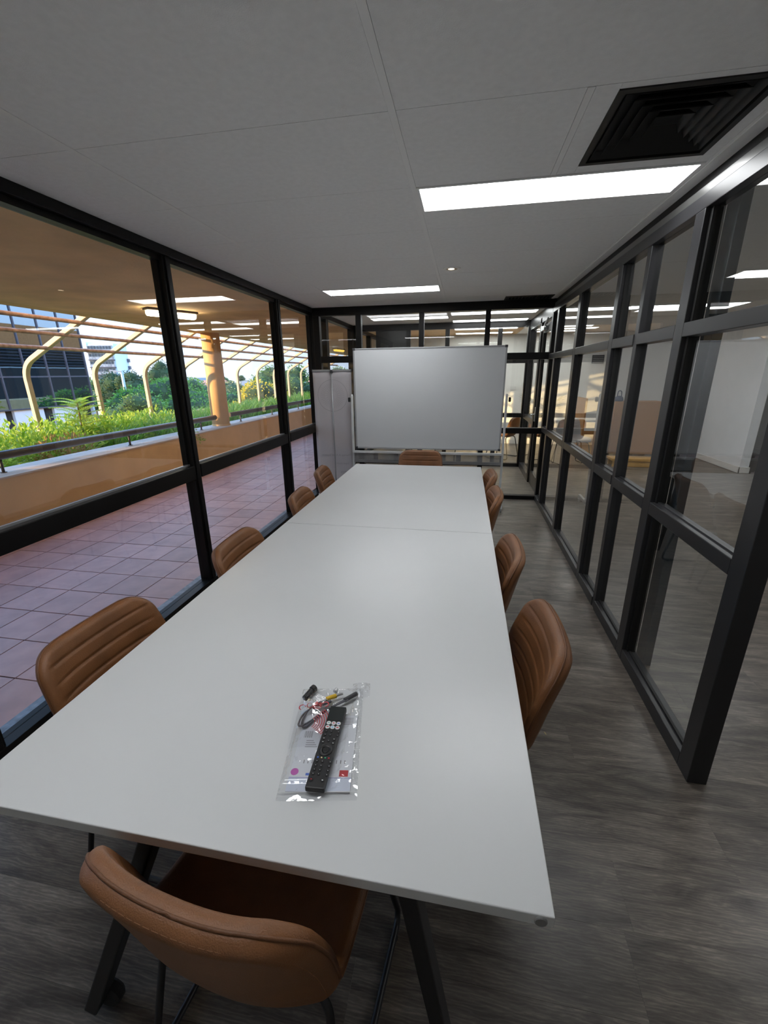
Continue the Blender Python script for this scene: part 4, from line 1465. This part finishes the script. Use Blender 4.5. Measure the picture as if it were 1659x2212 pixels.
MB().box(-0.016, 0.016, -0.03, -0.004, 1.615, 1.655).build('pole_hook', 'plastic_dark', bn, bevel=0.003)
MB().box(-0.255, 0.255, -0.045, 0.05, 0.0, 0.055).build('base_case', 'alu_pale', bn, bevel=0.012)
for sx in (-1, 1):
    MB().box(sx * 0.12 - 0.02, sx * 0.12 + 0.02, -0.16, -0.05, 0.0, 0.012).build('swivel_foot', 'alu_pale', bn)
ring = MB()
for k in range(64):
    a0, a1 = 2 * PI * k / 64, 2 * PI * (k + 1) / 64
    r0, r1 = 0.192, 0.197
    ring.quad((0.0 + r0 * math.cos(a0), -0.0075, 1.345 + r0 * math.sin(a0)), (0.0 + r1 * math.cos(a0), -0.0075, 1.345 + r1 * math.sin(a0)), (0.0 + r1 * math.cos(a1), -0.0075, 1.345 + r1 * math.sin(a1)), (0.0 + r0 * math.cos(a1), -0.0075, 1.345 + r0 * math.sin(a1)))
for k in range(40):
    a = 2 * PI * k / 40
    ra, rb = 0.06 + 0.04 * (k % 2), 0.155
    d = Vector((math.cos(a), 0, math.sin(a)))
    s = Vector((-math.sin(a), 0, math.cos(a))) * 0.0013
    c0 = Vector((0.0, -0.0075, 1.345))
    ring.quad(c0 + d * ra - s, c0 + d * rb - s, c0 + d * rb + s, c0 + d * ra + s)
ring.build('printed_circle', 'banner_ink', cl)
for body, zz, sz, xx in (('Therapy & Allied Support', 0.585, 0.038, 0.015), ('Supervision', 0.475, 0.038, 0.10), ('Training', 0.36, 0.038, 0.13)):
    tx = text_mesh('printed_text', body, sz, 'banner_ink', cl, mirror=True)
    tx.location = (xx, -0.0085, zz)
    tx.rotation_euler = (R(90), 0, 0)

# ================================================================== REMOTE AND BAG ON THE TABLE
def sheet_plastic(name, boost, tint, bump):
    m = glass(name, tint, boost, 0.06)
    nt = m.node_tree
    gl = [n for n in nt.nodes if n.type == 'BSDF_GLOSSY'][0]
    tc = N(nt, 'ShaderNodeTexCoord')
    nz = N(nt, 'ShaderNodeTexNoise')
    nz.inputs['Scale'].default_value = 22
    nz.inputs['Detail'].default_value = 3
    nt.links.new(tc.outputs['Object'], nz.inputs['Vector'])
    bp = N(nt, 'ShaderNodeBump')
    bp.inputs['Strength'].default_value = bump
    bp.inputs['Distance'].default_value = 0.006
    nt.links.new(nz.outputs['Fac'], bp.inputs['Height'])
    nt.links.new(bp.outputs[0], gl.inputs['Normal'])
    return m
sheet_plastic('bag_plastic', 2.6, (0.955, 0.96, 0.97), 0.45)
plain('remote_black', (0.013, 0.013, 0.014), 0.5, var=0.1)
plain('remote_panel', (0.022, 0.026, 0.026), 0.25)
plain('button_black', (0.008, 0.008, 0.009), 0.4)
plain('print_white', (0.75, 0.76, 0.77), 0.5)
plain('print_red', (0.55, 0.03, 0.04), 0.5)
plain('print_blue', (0.06, 0.16, 0.62), 0.5)
plain('print_cyan', (0.10, 0.45, 0.75), 0.5)
plain('print_green', (0.05, 0.40, 0.22), 0.5)
plain('print_yellow', (0.85, 0.68, 0.35), 0.5)
plain('print_magenta', (0.55, 0.12, 0.45), 0.5)
plain('print_grey', (0.25, 0.25, 0.27), 0.6)
plain('print_teal', (0.18, 0.45, 0.42), 0.5)
plain('print_violet', (0.22, 0.20, 0.50), 0.5)
plain('paper', (0.70, 0.72, 0.76), 0.55, var=0.02)
plain('paper_pale', (0.62, 0.67, 0.78), 0.55, var=0.02)
plain('plug_yellow', (0.72, 0.46, 0.03), 0.4)
plain('plug_red', (0.50, 0.02, 0.03), 0.4)
plain('cable_grey', (0.12, 0.12, 0.14), 0.5)

bk = empty('manual_booklet', (-0.292, 0.757, 0.7405), R(9))
tag(bk, 'white instruction booklet in the clear bag under the remote', 'booklet')
MB().box(-0.070, 0.070, -0.115, 0.100, 0.0, 0.003).build('booklet_pages', 'paper', bk)
cv = MB().box(-0.070, 0.070, -0.115, 0.100, 0.0031, 0.0035).build('booklet_cover', 'paper', bk)
def blot(m, mat, parent, z):
    return m.build('printed_mark', mat, parent)
def flat(x0, x1, y0, y1, z=0.0037):
    return MB().box(x0, x1, y0, y1, z - 0.0002, z)
flat(-0.070, 0.070, -0.1149, -0.082).build('printed_band', 'paper_pale', cv)
flat(-0.070, 0.070, -0.0818, -0.0808).build('printed_line', 'print_violet', cv)
flat(0.042, 0.062, -0.078, -0.062).build('printed_mark', 'print_red', cv)
MB().lathe([(0.0, 0.0036), (0.009, 0.0036), (0.009, 0.0038), (0.0, 0.0038)], 16, (-0.060, -0.067, 0)).build('printed_mark', 'print_magenta', cv)
MB().lathe([(0.0, 0.0036), (0.006, 0.0036), (0.006, 0.0038), (0.0, 0.0038)], 16, (-0.010, -0.060, 0)).build('printed_mark', 'print_cyan', cv)
flat(-0.02, -0.013, -0.074, -0.067).build('printed_mark', 'print_yellow', cv)
flat(-0.034, -0.026, -0.076, -0.070).build('printed_mark', 'print_blue', cv)
for k in range(11):
    x_ = -0.045 + k * 0.0095
    if 3 < k < 8:
        continue
    flat(x_, x_ + 0.0022, -0.045, -0.036).build('printed_letter', 'print_grey', cv)
for k in range(4):
    flat(-0.05, -0.02 - 0.004 * k, 0.0 + 0.006 * k, 0.0016 + 0.006 * k).build('printed_line', 'print_grey', cv)
for k in range(9):
    flat(-0.058 + 0.0024 * k, -0.0572 + 0.0024 * k + 0.0007 * (k % 2), 0.028, 0.048).build('barcode_bar', 'print_grey', cv)
for k in range(5):
    flat(0.035, 0.06, 0.07 + 0.005 * k, 0.0715 + 0.005 * k).build('printed_line', 'print_grey', cv)

# inner pouch with red print and lead
po = empty('printed_pouch', (-0.345, 0.815, 0.7445), R(14))
tag(po, 'small clear pouch with red printing inside the bag', 'pouch')
rp_ = random.Random(8)
m_ = MB()
n1 = 14
for i in range(n1 + 1):
    for j in range(n1 + 1):
        x_, y_ = -0.055 + 0.11 * i / n1, -0.07 + 0.15 * j / n1
        zz = 0.002 + 0.012 * math.exp(-((x_ + 0.01) / 0.035) ** 2 - ((y_ - 0.01) / 0.06) ** 2) + rp_.uniform(0, 0.004)
        m_.v.append((x_, y_, zz))
for i in range(n1):
    for j in range(n1):
        a = i * (n1 + 1) + j
        m_.f.append((a, a + 1, a + n1 + 2, a + n1 + 1))
m_.build('pouch_film', 'bag_plastic', po, smooth=True)
def arc(r, a0, a1, w, cx, cy, z):
    m = MB()
    n = 10
    for k in range(n):
        t0, t1 = a0 + (a1 - a0) * k / n, a0 + (a1 - a0) * (k + 1) / n
        m.quad((cx + (r - w) * math.cos(t0), cy + (r - w) * math.sin(t0), z), (cx + (r + w) * math.cos(t0), cy + (r + w) * math.sin(t0), z), (cx + (r + w) * math.cos(t1), cy + (r + w) * math.sin(t1), z), (cx + (r - w) * math.cos(t1), cy + (r - w) * math.sin(t1), z))
    return m
for k in range(7):
    arc(0.020 + 0.0058 * k, R(-50), R(45), 0.0010, -0.012, -0.010 + 0.001 * k, 0.0205 - 0.0006 * k).build('red_stripe', 'print_red', po)
for k in range(4):
    arc(0.0085, R(90 * k), R(90 * k + 250), 0.0012, -0.03 + 0.02 * k, 0.045 + 0.006 * (k % 2), 0.0185).build('red_letter', 'print_red', po)
MB().poly([(0.0, 0.055, 0.0185), (0.012, 0.05, 0.0185), (0.008, 0.066, 0.0185)]).build('red_letter', 'print_red', po)

ld = empty('av_lead', (-0.328, 0.882, 0.7425), R(6))
tag(ld, 'coiled lead with yellow and red plugs at the top of the bag', 'cable')
def plug(p, q, r, mat, nm):
    P_, Q_ = Vector(p), Vector(q)
    return MB().tube([P_, P_ + (Q_ - P_) * 0.15, P_ + (Q_ - P_) * 0.85, Q_], r, 10).build(nm, mat, ld, smooth=True)
plug((-0.005, 0.018, 0.012), (0.020, 0.032, 0.013), 0.006, 'plug_yellow', 'yellow_plug')
plug((0.020, 0.032, 0.013), (0.036, 0.041, 0.013), 0.0042, 'alu', 'plug_tip')
plug((-0.036, -0.012, 0.010), (-0.014, 0.0, 0.011), 0.0055, 'plug_red', 'red_plug')
plug((-0.012, 0.0, 0.011), (0.01, 0.012, 0.012), 0.0042, 'cable_grey', 'plug_tip')
plug((-0.066, 0.020, 0.009), (-0.053, 0.052, 0.010), 0.0085, 'plastic_black', 'jack_plug')
plug((-0.053, 0.052, 0.010), (-0.048, 0.062, 0.010), 0.0105, 'plastic_black', 'jack_cap')
plug((0.012, 0.050, 0.010), (0.016, 0.060, 0.010), 0.0055, 'alu', 'plug_tip')
MB().tube(rounded([(-0.005, 0.018, 0.010), (-0.04, -0.005, 0.009), (-0.055, -0.05, 0.008), (-0.045, -0.085, 0.007), (-0.02, -0.045, 0.008), (0.02, 0.0, 0.009), (0.065, 0.035, 0.010)], 0.03, 6), 0.0028, 8).build('cable', 'cable_grey', ld, smooth=True)
MB().tube(rounded([(-0.036, -0.012, 0.012), (-0.058, -0.04, 0.011), (-0.06, -0.08, 0.008), (-0.035, -0.065, 0.010), (0.0, -0.02, 0.011), (0.055, 0.02, 0.012)], 0.03, 6), 0.0024, 8).build('cable', 'cable_grey', ld, smooth=True)
plug((0.045, 0.018, 0.011), (0.075, 0.046, 0.011), 0.006, 'plastic_dark', 'adapter_block')

# the clear bag itself
bag = empty('plastic_bag', (-0.300, 0.785, 0.7405), R(10.5))
tag(bag, 'crumpled clear plastic bag lying on the nearest table', 'bag')
rb = random.Random(12)
def crumple(nx_, ny_, x0, x1, y0, y1, hfun, amp, seed):
    r = random.Random(seed)
    ph = [(r.uniform(-70, 70), r.uniform(-45, 45), r.uniform(0, 6), r.uniform(0.3, 1)) for _ in range(7)]
    m = MB()
    for j in range(ny_ + 1):
        for i in range(nx_ + 1):
            x_, y_ = x0 + (x1 - x0) * i / nx_, y0 + (y1 - y0) * j / ny_
            e = min(i, nx_ - i) / 3.0
            e2 = min(j, ny_ - j) / 3.0
            k = min(1.0, e, e2)
            c_ = sum(a[3] * (1 - abs(math.sin(a[0] * x_ + a[1] * y_ + a[2]))) ** 2 for a in ph) / len(ph) * 1.8
            m.v.append((x_ + r.uniform(-0.0006, 0.0006), y_ + r.uniform(-0.0006, 0.0006), 0.0045 + k * (hfun(x_, y_) + amp * c_)))
    for j in range(ny_):
        for i in range(nx_):
            a = j * (nx_ + 1) + i
            m.f.append((a, a + 1, a + nx_ + 2))
            m.f.append((a, a + nx_ + 2, a + nx_ + 1))
    return m
def hump(x_, y_):
    lx = x_ * math.cos(R(10.5)) - y_ * math.sin(R(10.5)) - 0.300
    # hollow where the remote presses on the bag
    dx = abs((x_ - 0.020) + (y_ + 0.03) * -0.10)
    g = 1.0 if dx > 0.030 else max(0.0, (dx - 0.024) / 0.006)
    left = 0.022 * math.exp(-((x_ + 0.045) / 0.035) ** 2 - ((y_ - 0.05) / 0.09) ** 2)
    right = 0.004
    return (left + right) * g if y_ > -0.125 else 0.0
crumple(46, 84, -0.086, 0.086, -0.165, 0.170, hump, 0.009, 3).build('bag_film', 'bag_plastic', bag, smooth=True)
crumple(10, 12, 0.055, 0.105, 0.135, 0.190, lambda a, b: 0.012, 0.010, 5).build('bag_corner', 'bag_plastic', bag)
MB().box(-0.086, 0.086, -0.147, -0.1455, 0.0055, 0.0062).build('heat_seal', 'print_white', bag)

# remote
rm = empty('remote_control', (-0.2835, 0.752, 0.7505), R(3.4))
tag(rm, 'slim black television remote with round white app buttons', 'remote')
MB().box(-0.0215, 0.0215, -0.117, 0.117, 0.0, 0.0135).build('body', 'remote_black', rm, bevel=0.003)
MB().box(-0.0205, 0.0205, 0.068, 0.116, 0.0135, 0.0141).build('gloss_panel', 'remote_panel', rm)
def btn(x_, y_, r_, mat, h=0.0012, mark=None, nm='button', mr=0.45):
    o = MB().lathe([(0.0, 0.0), (r_, 0.0), (r_, h * 0.7), (r_ * 0.86, h), (0.0, h)], 18, (x_, y_, 0.0135)).build(nm, mat, rm)
    if mark:
        w_ = r_ * mr
        MB().box(x_ - w_, x_ + w_, y_ - w_ * 0.5, y_ + w_ * 0.5, 0.0135 + h, 0.0135 + h + 0.0002).build('button_mark', mark, o)
    return o
for i, mk in enumerate(('print_teal', 'print_red', 'print_blue')):
    btn(-0.0125 + 0.0125 * i, 0.0600, 0.0056, 'print_white', mark=mk, nm='app_button')
for i, mk in enumerate(('print_red', 'print_cyan', 'print_red')):
    btn(-0.0125 + 0.0125 * i, 0.0470, 0.0056, 'print_white', mark=mk, nm='app_button', mr=0.5)
for yy in (0.0345, 0.0235):
    for xx in (-0.0125, 0, 0.0185):
        btn(xx, yy, 0.0042, 'button_black', mark='print_grey', mr=0.3)
for xx, yy, mk in ((-0.0125, 0.0120, 'print_white'), (0.0125, 0.0115, 'print_white'), (-0.0125, 0.0015, 'print_white'), (0.0, 0.0065, 'print_grey'), (0.0125, 0.0, 'print_white')):
    btn(xx, yy, 0.0040, 'button_black', mark=mk, mr=0.36)
MB().lathe([(0.0085, 0.0135), (0.0165, 0.0135), (0.0162, 0.0149), (0.0125, 0.0153), (0.0090, 0.0146), (0.0085, 0.0135)], 32, (0, -0.0205, 0)).build('navigation_ring', 'button_black', rm, smooth=True)
btn(0, -0.0205, 0.0072, 'button_black')
for i, mk in enumerate(('print_blue', 'print_yellow', 'print_green', 'print_red')):
    btn(-0.0129 + 0.0086 * i, -0.0415, 0.0019, mk, nm='colour_button')
for j, yy in enumerate((-0.0510, -0.0620, -0.0730, -0.0835)):
    for xx in (-0.0125, 0, 0.0185):
        btn(xx, yy, 0.0042, 'button_black', mark='print_white', mr=0.2)
btn(-0.0125, -0.0975, 0.0050, 'button_black', mark='print_red', mr=0.35, nm='power_button')
btn(0.0125, -0.0975, 0.0046, 'button_black', mark='print_white', mr=0.36)

lf = MB()
leaf_quad(lf, Vector((0, 0, 0)), Vector((0.4, -1, 0.0)), Vector((0, 0, 1)), 0.022, 0.008)
lf = lf.build('dry_leaf', 'paper', None, loc=(0.436, 1.672, 0.0012))
plain('leaf_dry', (0.42, 0.33, 0.17), 0.8)
lf.data.materials.clear()
lf.data.materials.append(MATS['leaf_dry'])
lf.modifiers.new('thick', 'SOLIDIFY').thickness = 0.0008
tag(lf, 'tiny dry leaf on the floor beside the nearest right chair', 'leaf')

# ================================================================== BEYOND THE GLAZING
GC = 'brown leather chairs in the room beyond the end wall'
make_chair(0.78, 8.62, R(60), 'brown leather chair beyond the second partition, right of the whiteboard', GC)
make_chair(0.10, 8.30, R(0), 'brown leather chair beyond the second partition behind the whiteboard', GC)
make_chair(-0.75, 8.32, R(5), 'brown leather chair beyond the second partition at the left', GC)
ft = empty('far_table', (-0.35, 9.0, 0))
tag(ft, 'white table in the room beyond the second partition', 'table')
MB().box(-0.85, 0.75, -0.4, 0.4, 0.70, 0.73).build('tabletop', 'table_white', ft, bevel=0.003)
for sx in (-0.75, 0.65):
    for sy in (-0.32, 0.32):
        MB().bar((sx, sy, 0.70), (sx * 1.05, sy * 1.05, 0.0), 0.04, 0.04, up=(0, 1, 0)).build('leg', 'black_steel', ft)

plain('counter_tan', (0.54, 0.30, 0.14), 0.6, var=0.04, scale=2)
plain('desk_wood', (0.42, 0.19, 0.055), 0.5, var=0.15, scale=4)
plain('timber_gold', (0.50, 0.28, 0.07), 0.55, var=0.2, scale=5)
plain('bag_navy', (0.035, 0.055, 0.11), 0.55, var=0.2)
plain('fabric_grey', (0.36, 0.34, 0.33), 0.85)
ct = empty('reception_counter', (2.94, 9.3, 0))
tag(ct, 'tan reception counter in the open office', 'counter')
MB().box(0, 0.86, 0, 0.04, 0.0, 1.0).build('front_panel', 'counter_tan', ct, bevel=0.004)
MB().box(0, 0.04, 0.04, 0.60, 0.0, 1.0).build('side_panel', 'counter_tan', ct)
MB().box(0.82, 0.86, 0.04, 0.60, 0.0, 1.0).build('side_panel', 'counter_tan', ct)
MB().box(0, 0.86, 0.0, 0.35, 1.0, 1.03).build('ledge', 'counter_tan', ct, bevel=0.003)
MB().box(0.04, 0.82, 0.2, 0.62, 0.70, 0.73).build('worktop', 'table_white', ct)
dk = empty('timber_desk', (2.25, 8.75, 0))
tag(dk, 'wood-sided desk with a pale screen panel left of the counter', 'desk')
MB().box(0, 0.03, 0, 1.4, 0.0, 1.12).build('end_panel', 'desk_wood', dk, bevel=0.003)
MB().box(0.03, 0.45, 0, 0.03, 0.0, 0.52).build('modesty_panel', 'desk_wood', dk)
MB().box(0.03, 0.45, 0, 0.03, 0.52, 1.10).build('screen_panel', 'wall_paint', dk)
MB().box(0.03, 0.45, 0.03, 1.4, 0.70, 0.73).build('worktop', 'table_white', dk)
st = empty('timber_platform', (2.6, 7.95, 0))
tag(st, 'low golden timber platform in front of the counter', 'platform')
MB().box(0, 0.90, 0, 0.30, 0.10, 0.14).build('deck', 'timber_gold', st, bevel=0.005)
MB().box(0.02, 0.88, 0.02, 0.05, 0.0, 0.10).build('riser', 'timber_gold', st)
MB().box(0.02, 0.88, 0.25, 0.28, 0.0, 0.10).build('riser', 'timber_gold', st)
hb = empty('handbag', (3.03, 9.42, 1.03), R(15))
tag(hb, 'dark navy handbag with a loop handle on the counter', 'handbag')
MB().lathe([(0.0, 0.0), (0.075, 0.0), (0.082, 0.03), (0.07, 0.075), (0.04, 0.1), (0.0, 0.105)], 18).build('bag_body', 'bag_navy', hb, smooth=True)
MB().tube(rounded([(-0.045, 0, 0.085), (-0.035, 0, 0.20), (0.035, 0, 0.20), (0.045, 0, 0.085)], 0.05, 6), 0.009, 8).build('bag_handle', 'bag_navy', hb, smooth=True)
ac = empty('wall_grille', (2.80, 10.4, 1.85))
tag(ac, 'dark slatted grille high on the far office wall', 'air vent')
MB().box(-0.12, 0.12, -0.02, 0, -0.085, 0.085).build('grille_frame', 'plastic_dark', ac)
for k in range(4):
    MB().box(-0.105, 0.105, -0.028, -0.018, -0.066 + k * 0.036, -0.05 + k * 0.036).build('slat', 'castor_grey', ac)
for k, (x_, z_, w_, h_) in enumerate(((1.08, 1.26, 0.12, 0.075), (1.30, 1.32, 0.075, 0.12))):
    t = empty('light_switch', (x_, 10.4, z_))
    tag(t, ['wide white switch plate on the far wall', 'tall white switch plate on the far wall'][k], 'switch')
    MB().box(-w_ / 2, w_ / 2, -0.012, 0, -h_ / 2, h_ / 2).build('plate', 'skirting', t, bevel=0.003)
    for q in range(2):
        MB().box(-0.03 + 0.035 * q, -0.01 + 0.035 * q, -0.017, -0.012, -0.012, 0.012).build('rocker', 'skirting', t)
so = empty('wall_socket', (4.44, 9.05, 0.42))
tag(so, 'white double power socket low on the stub wall', 'socket')
MB().box(-0.012, 0, -0.06, 0.06, -0.036, 0.036).build('plate', 'skirting', so, bevel=0.003)
for q in (-0.03, 0.03):
    MB().box(-0.015, -0.012, q - 0.012, q + 0.012, -0.015, 0.015).build('outlet', 'fabric_grey', so)
dj = MB().box(5.82, 5.9, 8.05, 8.18, 0, 2.3).build('trim_2', 'desk_wood')
struct(dj, 'orange timber door edge at the right edge', 'trim')
# potted palm by the door
pp = empty('potted_palm', (1.50, 9.0, 0))
tag(pp, 'dark green potted palm behind the glass door', 'plant')
MB().lathe([(0.0, 0.0), (0.13, 0.0), (0.16, 0.3), (0.15, 0.3), (0.14, 0.26), (0.0, 0.26)], 18).build('pot', 'plastic_dark', pp, smooth=True)
m_ = MB()
r_ = random.Random(6)
for k in range(12):
    a = k * 2.4
    base = Vector((0, 0, 0.3))
    d = Vector((math.cos(a) * 0.32, math.sin(a) * 0.32, 1.0)).normalized()
    tip = base + d * r_.uniform(0.55, 0.85)
    m_.tube([base, tip], 0.004, 5)
    for q in range(10):
        b = -PI * 0.6 + 1.2 * PI * q / 9
        s = Vector((-math.sin(a), math.cos(a), 0))
        dd = d * math.cos(b) * 0.7 + s * math.sin(b) + Vector((math.cos(a), math.sin(a), -0.3)) * 0.5
        leaf_quad(m_, tip, dd, d, 0.28, 0.026)
fo = bpy.data.objects.new('fronds', raw_mesh(m_, 'fronds', 'leaf_dark'))
COL.objects.link(fo)
fo.parent = pp
# grey visitor chairs in the open office
for k, (x_, y_, rz_) in enumerate(((1.95, 8.1, R(200)),)):
    t = empty('visitor_chair', (x_, y_, 0), rz_)
    tag(t, 'grey fabric visitor chair in the open office behind the far panes', 'chair')
    s = link_mesh('seat_shell', shell_me, t)
    s.material_slots[0].link = 'OBJECT'
    s.material_slots[0].material = MATS['fabric_grey']
    for sgn in (-1, 1):
        link_mesh('sled_leg', sled_me[sgn], t)
